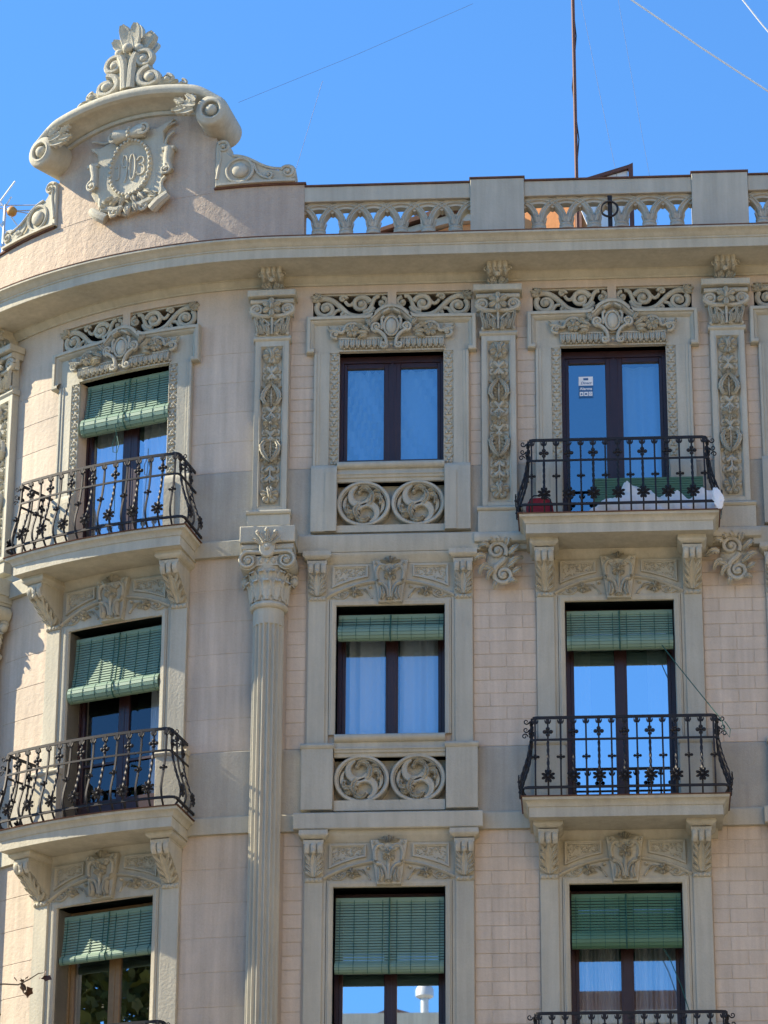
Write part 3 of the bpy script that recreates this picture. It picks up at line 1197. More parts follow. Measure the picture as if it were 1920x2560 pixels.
def arch_foliage():
    m = MB()
    for sg in (-1, 1):
        m.flower(sg * .43, .115, 0, .075, 4, .035, pi / 4 * 0 + pi / 2, .03)
        for k in range(4):
            m.petal(sg * .43, .115, -.004, pi / 4 + pi / 2 * k, .01, .072, .018, .025)
        m.bez((sg * .22, .02), (sg * .26, .12), (sg * .30, .16), (sg * .36, .17), 0, .014, .016, 6, 8)
        m.dome(sg * .245, .195, 0, .025, .025, .03, 8, 3)
        m.petal(sg * .27, .10, 0, 1.0 if sg > 0 else pi - 1.0, 0, .08, .018, .025)
        m.petal(sg * .33, .08, 0, .2 if sg > 0 else pi - .2, 0, .07, .016, .025)
        m.scroll(sg * .585, .085, 0, .05, 1.3, pi * .9 if sg > 0 else pi * .1, -sg, .014)
        m.bez((sg * .50, .10), (sg * .54, .0), (sg * .63, .0), (sg * .68, .055), 0, .012, .012, 6, 8)
        m.scroll(sg * .70, .045, 0, .026, 1.0, pi / 2, -sg, .01, eye=False)
    return m


def squash(m):
    m.v = [(u, d, z * .82) for u, d, z in m.v]
    return m


def bracket(D):
    """acanthus bracket under a cap; base at z=16.55, D projection of the head"""
    m = MB()
    z = 0
    # cap
    m.mould([(0, .475), (.0, .49), (.015, .495), (.03, .51), (.05, .525), (.055, .54), (.05, .555), (.05, .59)], -.118, .118, D)
    prof = [(0, 0), (.05, 0), (.06, .02), (.055, .05), (.075, .10), (.5 * D, .20), (.72 * D, .28), (.92 * D, .33), (D * .98, .37), (D, .40), (D, .50), (0, .50)]
    m.side(prof, -.112, .112)
    m.box(-.118, .118, D - .02, D + .01, .43, .478)
    for i in range(3):
        u = -.076 + .076 * i
        m.tube([(u, D - .005, .435), (u, D + .015, .40), (u, D + .005, .36), (u, .92 * D, .325)], .036, 7, .7)

    def dd(zz):
        for (a, b), (c, e) in zip(prof[1:-1], prof[2:]):
            if b <= zz <= e and e > b:
                return a + (c - a) * (zz - b) / (e - b)
        return .05
    # acanthus
    pts = [(0, dd(zz) + .01, zz) for zz in [.05 + .28 * i / 8 for i in range(9)]]
    m.leaf(pts, [.03, .05, .055, .06, .06, .055, .05, .03, .01], .04, 1, .25)
    for sg in (-1, 1):
        for (z0, a, L) in ((.06, .75, .10), (.11, .9, .11), (.16, 1.0, .12), (.21, 1.05, .12)):
            n = 5
            pts = []
            for i in range(n + 1):
                zz = z0 + sin(a) * L * i / n
                pts.append((sg * (.015 + cos(a) * L * 1.35 * i / n), dd(min(zz, .34)) + .008 + .02 * sin(pi * i / n), zz))
            m.leaf(pts, [.012, .022, .026, .026, .02, .005], .03, 1, .2)
    m.ball(0, dd(.33) + .03, .335, .034, 8, 5)
    m.side([(0, -.005), (.075, -.005), (.085, .02), (.075, .045), (0, .045)], -.10, .10)
    for i in range(4):
        m.ball(-.078 + .052 * i, .075, .018, .024, 7, 5)
    return m


# ------------------------------------------------------------------ windows
def window(c, z0, z1, dep, mat, kind, split=None, frame='wood', bars=False):
    """two leaf casement at depth dep"""
    m = MB()
    f = -dep
    m.box(-.65, -.60, f - .06, f + .03, z0, z1)
    m.box(.60, .65, f - .06, f + .03, z0, z1)
    m.box(-.60, .60, f - .06, f + .03, z1 - .085, z1)
    m.box(-.60, .60, f - .06, f + .02, z0, z0 + .03)
    mh = .105 if dep < .25 else .074
    for a, b in ((-.60, -.555), (-mh, -.012), (.012, mh), (.555, .60)):
        m.box(a, b, f - .05, f + .012, z0 + .03, z1 - .085, .006)
    for sg in (-1, 1):
        a, b = sorted((sg * .555, sg * mh))
        m.box(a, b, f - .05, f + .012, z1 - .15, z1 - .085, .004)
        hb = .10 if kind == 'window' else .22
        if kind == 'window' and dep > .25:
            hb = .03
        m.box(a, b, f - .05, f + .012, z0 + .03, z0 + .03 + hb, .004)
    m.box(-.014, .014, f - .04, f + .022, z0 + .03, z1 - .085)
    m.box(-.05, .05, f - .01, f + .016, z0 + .05, z1 - .10, .004)
    if bars:
        for sg in (-1, 1):
            a, b = sorted((sg * .555, sg * mh))
            zz = z0 + (z1 - z0) * .36
            m.box(a, b, f - .04, f + .008, zz, zz + .03)
            m.box(a, b, f - .045, f + .004, z0 + .25, z0 + .50)
    w_ = obj('window' if kind == 'window' else 'balcony_door', m, frame, building, c)
    hb = .13 if kind == 'window' else .25
    if kind == 'window' and dep > .25:
        hb = .06
    if bars:
        hb = .5
    for sg in (-1, 1):
        a, b = sorted((sg * .56, sg * (mh - .005)))
        p = MB()
        p.v = [(a, f - .02, z0 + hb), (b, f - .02, z0 + hb), (b, f - .02, z1 - .145), (a, f - .02, z1 - .145)]
        p.f = [[0, 1, 2, 3]]
        obj('pane', p, mat, w_, c)
    return w_


def curtain(name, c, dep, u0, u1, z0, z1, mat, label, n=14, amp=.025, diag=0.0, seed=1):
    R = random.Random(seed)
    m = MB()
    k = 90
    fr = [(R.uniform(.6, 1.5) * n, R.random() * 6, R.uniform(.4, 1)) for _ in range(4)]
    rws = []
    for j in range(13):
        t = j / 12
        z = z0 + (z1 - z0) * t
        row = []
        for i in range(k + 1):
            s_ = i / k
            ph = s_ + diag * (t - .5)
            y = sum(a * sin(2 * pi * f * ph + p) for f, p, a in fr) * amp / 2
            row.append((u0 + (u1 - u0) * s_, -dep + y, z))
        rws.append(row)
    m.grid(rws)
    o = obj(name, m, mat, None, c)
    tag(o, label, 'curtain', 'curtains behind the panes')
    return o


# ------------------------------------------------------------------ bays
for c, k in BAYS:
    bend = c < -1.9
    s_ = piece('window_surround', ('topsur', k), lambda: top_surround(k), 'trim', building, c, 0)
    piece('lintel_relief', 'lintrel', lambda: deepen(lintel_relief(), 1.5, .03), 'carved', s_, c, 0)
    for sg in (-1, 1):
        L = 1.53 if k == 'window' else 2.0
        zb = 18.30 if k == 'window' else 17.83
        obj('bead_moulding', lambda: bead_jamb(L), 'carved', s_, c + sg * .705, .032, zb, key=('bead', L))
        if bend:
            m = MB().add(rinceau(), sx=sg)
            obj('scroll_panel', m, 'carved', s_, c + sg * .985 if sg < 0 else c + .985, 0, 20.335, bend=True) if False else None
        m = MB()
        base = rinceau()
        # leaf end outside: local 0 at the outer edge
        m.add(base, du=sg * .985, sx=-sg)
        if bend:
            obj('scroll_panel', m, 'carved', s_, c, 0, 20.335, bend=True)
        else:
            obj('scroll_panel', m, 'carved', s_, c, 0, 20.335, key=('rinc', sg))
        if k == 'window':
            obj('rosette', rosette, 'carved', s_, c + sg * .332, -.005, 17.812, key='rosette')
    for zo in (Z_M, Z_L, Z_LL):
        s_ = piece('window_surround', ('midsur', k), lambda: mid_surround(k), 'trim', building, c, zo)
        piece('keystone', 'keystone', lambda: deepen(keystone(), 2.1), 'carved', s_, c, 16.50 + zo, .03)
        piece('arch_foliage', 'archfol', lambda: squash(deepen(arch_foliage(), 2.0)), 'carved', s_, c, 16.558 + zo, .028)
        for sg in (-1, 1):
            D = .15 if k == 'window' else .44
            obj('bracket', lambda: bracket(D), 'carved', s_, c + sg * .878, .0, 16.55 + zo, key=('bracket', D))
            if k == 'window':
                obj('rosette', rosette, 'carved', s_, c + sg * .332, -.005, 14.30 + zo, key='rosette')

for u in PIL:
    pilaster(u)
# pilaster bases: over the columns, and over scroll corbels
for u in (PIL[0], PIL[1]):
    m = MB()
    m.side([(0, -.065), (.13, -.065), (.155, -.055), (.165, -.032), (.155, -.01), (.13, 0), (0, 0)], -.272, .272)
    m.box(-.262, .262, 0, .135, -.21, -.065, .006)
    obj('pilaster_base', m, 'trim', building, u, 0, 17.72, key='pilbase_col')
for u in PIL[2:]:
    m = MB()
    m.side([(0, -.06), (.12, -.06), (.14, -.05), (.15, -.03), (.14, -.01), (.12, 0), (0, 0)], -.275, .275)
    m.box(-.265, .265, 0, .12, -.34, -.06, .006)
    m.side([(0, -.48), (.12, -.48), (.155, -.465), (.17, -.43), (.165, -.38), (.14, -.345), (0, -.34)], -.31, .31)
    obj('pilaster_base', m, 'trim', building, u, 0, 17.71, key='pilbase_corbel')
    obj('scroll_corbel', lambda: MB().add(corbel(), sc_=1.13), 'carved', building, u - .005 if u < 4 else u - .02, .04, 17.0, key='corbel')


# ------------------------------------------------------------------ fluted columns
def col_shaft(h):
    m = MB()
    n = 11
    rws = []
    zs = [0, h - .30, h - .24, h - .225, h - .215, h]
    dp = [1, 1, 1, .75, 0, 0]
    ss = 8
    for z, k in zip(zs, dp):
        row = []
        r0 = .192 - .006 * (z / h)
        for i in range(n * ss + 1):
            a = -.35 + (pi + .7) * i / (n * ss)
            t = (i % ss) / ss
            fl = 0.0
            if .12 < t < .98:
                fl = sin(pi * (t - .12) / .86)
            row.append(((r0 - .034 * fl * k) * cos(a), .13 + (r0 - .034 * fl * k) * sin(a), z))
        rws.append(row)
    m.grid(rws)
    return m


def col_capital():
    """astragal at 0, abacus top at 1.02"""
    m = MB()
    cd = .13
    m.lathe([(.18, -.02), (.20, -.02), (.225, -.005), (.235, .02), (.225, .045), (.205, .055), (.2, .075)], 0, cd, 28, -.4, pi + .4)
    m.lathe([(.195, .07), (.19, .2), (.20, .35), (.225, .46), (.24, .55)], 0, cd, 24, -.4, pi + .4)
    # acanthus leaves round the bell
    for k in range(7):
        a = pi * (k - .0) / 6
        n = 9
        for ly in (0, 1):
            aa = a + (pi / 12 if ly else 0)
            if aa > pi + .05:
                continue
            H = .27 if not ly else .40
            rws = []
            for i in range(n + 1):
                t = i / n
                z = .07 + H * min(1, t * 1.12) - (.06 * max(0, t - .8) / .2)
                r = .197 + .035 * t + .05 * max(0, t - .6) ** 1.5 / .25 + (0.02 if not ly else 0)
                wd = (.5 + .9 * sin(pi * min(.92, t))) * .062 * (1 if i % 2 == 0 else .72)
                row = []
                for q, hh in ((-1, 0), (-.55, .016), (-.12, .004), (.12, .004), (.55, .016), (1, 0)):
                    b = aa + q * wd / r
                    row.append(((r + hh) * cos(b), cd + (r + hh) * sin(b), z))
                rws.append(row)
            m.grid(rws)
    # echinus with eggs
    m.box(-.2, .2, .05, .36, .50, .62)
    for i in range(3):
        u = -.075 + .075 * i
        m.dome(u, .565, .35, .03, .05, .035, 9, 3)
    # volutes and the band joining them
    for sg in (-1, 1):
        m.scroll(sg * .232, .56, .37, .108, 1.25, pi / 2, -sg, .024, eye=False, n=8, fl=1.6, r_in=.35)
        m.dome(sg * .232, .56, .345, .052, .052, .055, 12, 3)
        m.dome(sg * .232, .56, .395, .02, .02, .018, 8, 2)
        m.tube([(sg * .232, .02, .56), (sg * .232, .36, .56)], .115, 18)
        # side scroll seen on the flank
        m.tube([(sg * .25, .05, .45), (sg * .30, .1, .40)], .06, 8)
        m.ball(sg * .29, .1, .37, .06, 9, 6)
    m.tube([(-.232, .37, .668), (0, .375, .655), (.232, .37, .668)], .026, 8, 1.6)
    # abacus
    m.box(-.30, .30, 0, .36, .66, .72)
    m.side([(0, .70), (.34, .70), (.37, .715), (.375, .74), (.36, .775), (.33, .79), (0, .79)], -.315, .315)
    m.box(-.335, .335, 0, .40, .79, 1.0, .012)
    # palmette
    m.prism([(.10 * cos(a) * (1 if sin(a) < 0 else 1.0), .71 + .12 * sin(a)) for a in [2 * pi * i / 16 for i in range(16)]], .36, .42, .015)
    m.dome(0, .71, .42, .036, .036, .035, 10, 3)
    for a, L in ((pi / 2, .22), (pi / 2 - .55, .23), (pi / 2 + .55, .23), (pi / 2 - 1.1, .19), (pi / 2 + 1.1, .19)):
        n = 6
        m.leaf([(cos(a) * (.06 + (L - .06) * i / n), .41 + .03 * i / n, .72 + sin(a) * (.06 + (L - .06) * i / n)) for i in range(n + 1)],
               [.02, .02, .018, .02, .026, .03, .012], .03)
    for a in (pi / 2, pi / 2 - .55, pi / 2 + .55):
        m.ball(cos(a) * .21, .45, .72 + sin(a) * .21, .026, 8, 5)
    return m


for u in (-1.365, -5.355):
    H = 16.40 - 5.5
    c_ = obj('column', lambda: col_shaft(H), 'trim', building, u, 0, 5.5, key='colshaft')
    obj('column_capital', col_capital, 'carved', c_, u, 0, 16.40, key='colcap')
    m = MB().lathe([(.32, 0), (.32, .12), (.27, .16), (.25, .2), (.29, .26), (.26, .33), (.2, .36)], 0, .13, 20, -.4, pi + .4)
    obj('column_base', m, 'trim', c_, u, 0, 5.16, key='colbase')

# ------------------------------------------------------------------ parapet, pediment
PC = -3.36


def hood_z(t):   # underside of the hood at distance t from the pediment axis
    return 23.515 - (3.5 - sqrt(3.5 ** 2 - t * t))


def parapet_solid():
    m = MB()
    m.side([(-.32, 21.1), (.0, 21.1), (.0, 22.235), (-.32, 22.235)], -5.6, 2.33)
    return m


m = MB()
n = 60
u0, u1 = -6.6, -1.03
rws = []
for i in range(n + 1):
    u = u0 + (u1 - u0) * i / n
    rws.append([(u, -.32, 21.1), (u, 0, 21.1), (u, 0, 22.235), (u, -.32, 22.235)])
m.grid(rws, True, True)
parapet = obj('parapet', m, 'parapet', building, bend=True)
obj('parapet_cap', MB().run([(.0, 22.235), (.03, 22.236), (.03, 22.262), (-.34, 22.266), (-.34, 22.235)], -6.6, -4.58), 'tile', parapet, bend=True)
obj('parapet_cap', MB().run([(.0, 22.235), (.03, 22.236), (.03, 22.262), (-.34, 22.266), (-.34, 22.235)], -2.19, -1.01), 'tile', parapet, bend=True)
m = MB()
rws = []
for i in range(33):
    t = -1.18 + 2.36 * i / 32
    rws.append([(t, -.30, 22.2), (t, 0.004, 22.2), (t, 0.004, hood_z(t) + .05), (t, -.30, hood_z(t) + .05)])
m.grid(rws, True, True)
pediment = obj('pediment', m, 'parapet', building, PC, bend=True)
# hood mould: flat arch, ends rolled into volutes
def hood_top(t):
    t = abs(t)
    if t < .95:
        return 23.745 - t * t / 8.0
    a0, s0 = 23.745 - .95 ** 2 / 8.0, -.2375
    t1, a1, s1 = 1.326, 23.390, -.70
    k = (t - .95) / (t1 - .95)
    h = t1 - .95
    return (2 * k ** 3 - 3 * k * k + 1) * a0 + (k ** 3 - 2 * k * k + k) * h * s0 + (-2 * k ** 3 + 3 * k * k) * a1 + (k ** 3 - k * k) * h * s1


m = MB()
rws = []
for i in range(61):
    t = -1.326 + 2.652 * i / 60
    zl = 23.515 - (3.5 - sqrt(3.5 ** 2 - t * t))
    zt = hood_top(t)
    zf = zt - .14
    rws.append([(t, d, z) for d, z in ((-.34, zl - .05), (.012, zl - .05), (.04, zl - .045), (.055, zl - .025), (.055, zl - .005), (.04, zl + .01), (.075, zl + .015), (.10, zl + .035), (.16, zl * .5 + zf * .5), (.25, zf - .01),
                (.29, zf - .015), (.31, zf - .005), (.35, zf + .005), (.375, zf + .04), (.38, zf + .08), (.365, zt - .03), (.335, zt - .005), (.29, zt), (-.34, zt + .01))])
m.grid(rws, True, True)
hood = obj('pediment_hood', m, 'trim', building, PC, bend=True)


def volute():
    """end roll of the hood, axis along the depth"""
    m = MB()
    for r, d0, d1 in ((.22, -.34, .35),):
        rws = []
        for q, d in ((.10, -.34), (r - .02, -.34), (r, -.31), (r, .32), (r - .012, .36), (r - .03, .375), (.155, .38), (.145, .39), (.125, .39), (.115, .38), (.11, .32), (.02, .31)):
            rws.append([(q * cos(2 * pi * j / 28), d, q * sin(2 * pi * j / 28)) for j in range(28)])
        m.grid(rws, True)
    m.ball(0, .34, 0, .08, 14, 8)
    return m


def volute_leaf(sg):
    m = MB()
    for (u, z, a, L, wd) in ((.20, .08, .35, .26, .06), (.20, .14, .75, .18, .055), (.22, .02, .0, .24, .055), (.36, .16, .5, .16, .05), (.36, .07, .05, .18, .05)):
        n = 7
        ax = []
        for i in range(n + 1):
            t = i / n
            ax.append((-sg * (u + cos(a) * L * t), .40 - .22 * (u + cos(a) * L * t - .12), z + sin(a) * L * t))
        m.leaf(ax, [wd * (.5 + .8 * sin(pi * min(.93, .1 + t / n))) for t in range(n + 1)], .05, 1, .4)
    return m


for sg in (-1, 1):
    u = PC + sg * 1.20
    obj('hood_volute', volute, 'trim', hood, u, 0, 23.21, key='volute')
    obj('volute_foliage', volute_leaf(sg), 'carved', hood, u, 0, 23.20)


def finial():
    m = MB()
    # body, tapering, thick in depth
    body = [(-.62, 0), (-.5, .06), (-.36, .17), (-.24, .34), (-.15, .50), (-.09, .66), (.09, .66), (.15, .5), (.24, .34), (.36, .17), (.5, .06), (.62, 0), (.3, .025), (0, .035), (-.3, .025)]
    m.prism(body, -.14, .10, .03)
    d = .10
    for sg in (-1, 1):
        m.scroll(sg * .245, .165, d, .145, 1.45, pi / 2, sg, .048, n=8, fl=1.5, r_in=.2)
        m.dome(sg * .245, .165, d, .07, .07, .085, 12, 4)
        m.bez((sg * .03, .06), (sg * .05, .30), (sg * .03, .42), (sg * .10, .53), d + .02, .05, .05, 8, 8, 1.4)
        m.scroll(sg * .175, .44, d, .12, 1.4, pi * .65 if sg > 0 else pi * .35, -sg, .042, n=8, fl=1.5, r_in=.2)
        m.dome(sg * .175, .43, d, .058, .058, .075, 12, 4)
        m.scroll(sg * .42, .10, d, .065, 1.1, pi / 2, -sg, .026, n=7)
        m.dome(sg * .42, .095, d, .035, .035, .06, 9, 3)
        m.scroll(sg * .56, .035, d - .03, .045, 1.0, pi / 2, -sg, .02, n=7)
        for i, (a, L) in enumerate(((.5, .18), (.9, .16), (.15, .2))):
            aa = a if sg > 0 else pi - a
            m.leaf([(sg * .33 + cos(aa) * L * j / 5, d - .02, .03 + sin(aa) * L * j / 5) for j in range(6)], [.03, .04, .045, .04, .03, .01], .05, 1, .3)
    # buds and plume
    m.ball(0, .16, .62, .062, 10, 7)
    m.ball(-.13, .12, .60, .05, 10, 7)
    m.ball(.12, .12, .61, .055, 10, 7)

    def plume(a, L, wd, d0, th, lean):
        n = 7
        rws = []
        for i in range(n + 1):
            t = i / n
            wdt = wd * (.55 + .6 * sin(pi * min(.86, .12 + .75 * t))) * (1 if t < .95 else .55)
            u, z = sin(a) * L * t, .60 + cos(a) * L * t
            dd_ = d0 + lean * t * t
            nu, nz = cos(a), -sin(a)
            ring = []
            for q, y in ((-1, -.3), (-.8, .35), (0, .15), (.8, .35), (1, -.3), (.6, -1), (-.6, -1)):
                ring.append((u + nu * wdt * q, dd_ + th * y, z + nz * wdt * q))
            rws.append(ring)
        m.grid(rws, True, True)
    plume(0, .46, .085, -.06, .08, -.03)
    plume(-.25, .37, .075, .09, .05, .07)
    plume(.28, .36, .075, .09, .05, .07)
    plume(-.85, .34, .07, .02, .06, .05)
    plume(.9, .36, .085, .0, .09, .05)
    plume(-.6, .32, .08, -.14, .06, -.10)
    plume(.6, .32, .09, -.14, .06, -.10)
    m.box(-.16, .16, -.16, .06, .30, .62)
    return m


def widen(m):
    m.v = [(u * (1.22 - .25 * min(1, z)), d, z) for u, d, z in m.v]
    return m


obj('finial', widen(MB().add(finial(), sc_=1.07)), 'carved', building, PC + .05, .14, 23.715, bend=True)


def side_scroll():
    """flanking console, tall scroll at u=0, running to u=1.06"""
    m = MB()
    out = [(0, 0), (0, .58)]
    for i in range(9):
        a = pi - pi * 1.15 * i / 8
        out.append((.085 + .085 * cos(a), .58 + .085 * sin(a)))
    out += [(.15, .48), (.20, .43), (.28, .40), (.40, .37), (.5, .33), (.6, .25), (.7, .20), (.82, .175)]
    for i in range(8):
        a = pi * .75 - pi * 1.1 * i / 7
        out.append((.93 + .11 * cos(a), .15 + .11 * sin(a)))
    out += [(1.03, 0)]
    m.prism(out, -.2, .05, .015)
    m.scroll(.10, .56, .055, .085, 1.3, pi * .8, -1, .022)
    m.dome(.10, .56, .05, .03, .03, .05, 9, 3)
    m.arc(.32, .20, .055, .17, 0, 2 * pi, .02, 6, 26)
    m.dome(.32, .20, .05, .105, .105, .06, 16, 4)
    m.scroll(.93, .14, .055, .09, 1.4, pi * .9, -1, .022)
    m.bez((.22, .42), (.5, .40), (.55, .20), (.84, .19), .055, .02, .018, 6, 12)
    m.bez((.50, .28), (.53, .14), (.58, .08), (.72, .05), .055, .016, .014, 6, 8)
    m.scroll(.69, .11, .055, .05, 1.0, -pi / 2, 1, .016)
    m.bez((.02, .10), (.05, .35), (.09, .42), (.05, .52), .055, .018, .016, 6, 8)
    m.box(.02, 1.03, .0, .075, 0, .03)
    return m


for sg in (-1, 1):
    m = MB().add(side_scroll(), sx=sg)
    obj('parapet_scroll', m, 'trim', parapet, PC + sg * 1.185, .0, 22.262, bend=True)


def cartouche():
    m = MB()
    # plate behind
    plate = [(-.20, .50), (-.48, .42), (-.64, .46), (-.50, .30), (-.47, .14), (-.58, .10), (-.60, -.22), (-.52, -.36), (-.40, -.42), (-.30, -.56), (-.05, -.68), (.25, -.60), (.38, -.44), (.54, -.45), (.44, -.30), (.47, -.16), (.57, -.06), (.60, .20), (.47, .27), (.46, .44), (.60, .60), (.36, .52), (.24, .52)]
    m.prism(plate, 0, .07, .016)
    a, b = .255, .345
    n = 36
    rws = []
    for k, d in ((1.24, .04), (1.22, .085), (1.12, .10), (1.06, .085), (1.0, .06), (.9, .055), (.02, .055)):
        rws.append([(a * k * cos(2 * pi * j / n), d, b * k * sin(2 * pi * j / n)) for j in range(n)])
    m.grid(rws, True)
    for i in range(34):
        t = 2 * pi * i / 34
        m.ball(a * 1.13 * cos(t), .10, b * 1.13 * sin(t), .025, 8, 5)
    # top roll
    m.tube([(-.21, .10, .48), (-.13, .10, .48), (-.05, .10, .475), (.05, .10, .48), (.13, .10, .49), (.21, .10, .49)], [.105, .095, .075, .075, .095, .10], 12)
    for i in range(5):
        m.ball(0, .10 + .075 * cos(-1.2 + .6 * i), .478 + .085 * sin(-1.2 + .6 * i), .026, 8, 5)
    m.scroll(.215, .50, .16, .09, 1.5, pi, 1, .024)
    m.scroll(-.235, .48, .14, .085, 1.2, 0, -1, .022)
    for sg in (-1, 1):
        m.bez((sg * .28, .52), (sg * .42, .40), (sg * .50, .55), (sg * .62, .55), .05, .02, .014, 6, 9)
        m.bez((sg * .60, .42), (sg * .45, .36), (sg * .50, .22), (sg * .46, .14), .05, .018, .022, 6, 9)
        # side rolls
        m.tube([(sg * .55, .07, .16), (sg * .545, .085, .08), (sg * .53, .085, 0), (sg * .54, .085, -.10), (sg * .545, .09, -.16)], [.075, .06, .05, .062, .08], 10)
        m.scroll(sg * .53, -.16, .14, .075, 1.4, pi / 2, -sg, .022)
        m.box(sg * .55 - .085, sg * .55 + .085, .02, .13, .13, .18, .012)
        m.bez((sg * .50, -.22), (sg * .38, -.30), (sg * .50, -.38), (sg * .42, -.48), .055, .026, .03, 7, 9)
        # bottom rolls
        m.bez((sg * .08, -.54), (sg * .18, -.62), (sg * .30, -.50), (sg * .40, -.52), .08, .045, .05, 8, 8)
        m.scroll(sg * .20, -.60, .09, .075, 1.4, pi / 2, -sg, .028)
        m.tube([(sg * .34, .07, -.66), (sg * .44, .11, -.60), (sg * .55, .08, -.50)], [.075, .07, .06], 9)
        for (u, z, aa, L) in ((.06, -.42, -1.2, .14), (.14, -.40, -.9, .16), (.22, -.38, -.5, .16), (.10, -.54, -1.3, .13), (.28, -.47, -.3, .15)):
            q = aa if sg > 0 else pi - aa
            m.leaf([(sg * u + cos(q) * L * i / 5, .07 + .03 * sin(pi * i / 5), z + sin(q) * L * i / 5) for i in range(6)], [.022, .034, .04, .036, .028, .008], .045, 1, .35)
    m.ball(0, .11, -.44, .035, 8, 5)
    m.ball(0, .09, -.60, .04, 8, 5)
    m.leaf([(0, .07, -.56), (0, .1, -.62), (0, .09, -.70)], [.04, .05, .01], .05)
    # 1903
    d = .062
    r = .0135

    def st(pts):
        q = dens(pts, .03)
        m.tube([(x, d, z) for x, z in q], r, 6, .9)
    st([(-.218, .05), (-.19, .085), (-.175, .10), (-.175, -.08), (-.185, -.115), (-.205, -.12), (-.215, -.095)])
    m.arc(-.09, .13, d, .038, 0, 2 * pi, r, 6, 16, rz=.085)
    st([(-.052, .16), (-.054, .0), (-.07, -.13), (-.095, -.18)])
    m.arc(.025, .02, d, .044, 0, 2 * pi, r * 1.15, 6, 20, rz=.185)
    m.arc(.145, .085, d, .048, pi * .85, -pi * .45, r, 6, 14, rz=.055)
    m.arc(.145, -.045, d, .06, pi * .45, -pi * .85, r, 6, 14, rz=.075)
    st([(.145, .035), (.12, .028)])
    m.ball(.102, d, .105, .018, 7, 5)
    m.ball(.095, d, -.085, .018, 7, 5)
    return m


obj('cartouche', cartouche(), 'carved', pediment, PC + .015, .0, 22.735, bend=True)

# ------------------------------------------------------------------ balustrade
SP = .3465


def baluster():
    m = MB()
    m.lathe([(.135, 0), (.135, .06), (.12, .07), (.125, .12), (.115, .17), (.10, .24), (.085, .30), (.08, .335)], 0, -.12, 16)
    m.lathe([(.08, .335), (.10, .34), (.112, .352), (.112, .375), (.10, .385), (.092, .395), (.10, .405), (.103, .42), (.09, .435), (.08, .44)], 0, -.12, 16)
    m.lathe([(.08, .44), (.085, .47), (.095, .51), (.06, .53)], 0, -.12, 14)
    for k in range(8):
        a = 2 * pi * k / 8 + .39
        rws = []
        for i in range(6):
            t = i / 5
            r = .118 - .03 * t
            wd = .035 * sin(pi * (.15 + .7 * t))
            rws.append([((r + hh) * cos(a + q * wd / r), -.12 + (r + hh) * sin(a + q * wd / r), .10 + .21 * t) for q, hh in ((-1, 0), (-.4, .014), (0, .006), (.4, .014), (1, 0))])
        m.grid(rws)
        n = 4
        rws = []
        for i in range(n + 1):
            t = i / n
            r = .083 + .03 * t
            wd = .028 * (1 - t * .8)
            rws.append([((r + hh) * cos(a + q * wd / r), -.12 + (r + hh) * sin(a + q * wd / r), .44 + .11 * t) for q, hh in ((-1, 0), (0, .012), (1, 0))])
        m.grid(rws)
    return m


def arch_ring(a0, a1, r, set_back=0.0, wd=.037, dp=.075):
    """interlaced arch band in the facade plane"""
    m = MB()
    n = 20
    rws = []
    for i in range(n + 1):
        a = a0 + (a1 - a0) * i / n
        row = []
        for q, d in ((-wd, -dp), (-wd, dp - .02), (-wd + .012, dp), (-.018, dp), (-.012, dp - .014), (0, dp - .02), (.012, dp - .014), (.018, dp), (wd - .012, dp), (wd, dp - .02), (wd, -dp)):
            row.append(((r + q) * cos(a), -.12 + d - set_back, (r + q) * sin(a)))
        rws.append(row)
    m.grid(rws, True)
    return m


def slim(m):
    m.v = [(u * .9, -.12 + (d + .12) * .9, z) for u, d, z in m.v]
    return m


def spandrel(L):
    """solid above the arches with scalloped lower edge, length L from first to last half bay"""
    return None


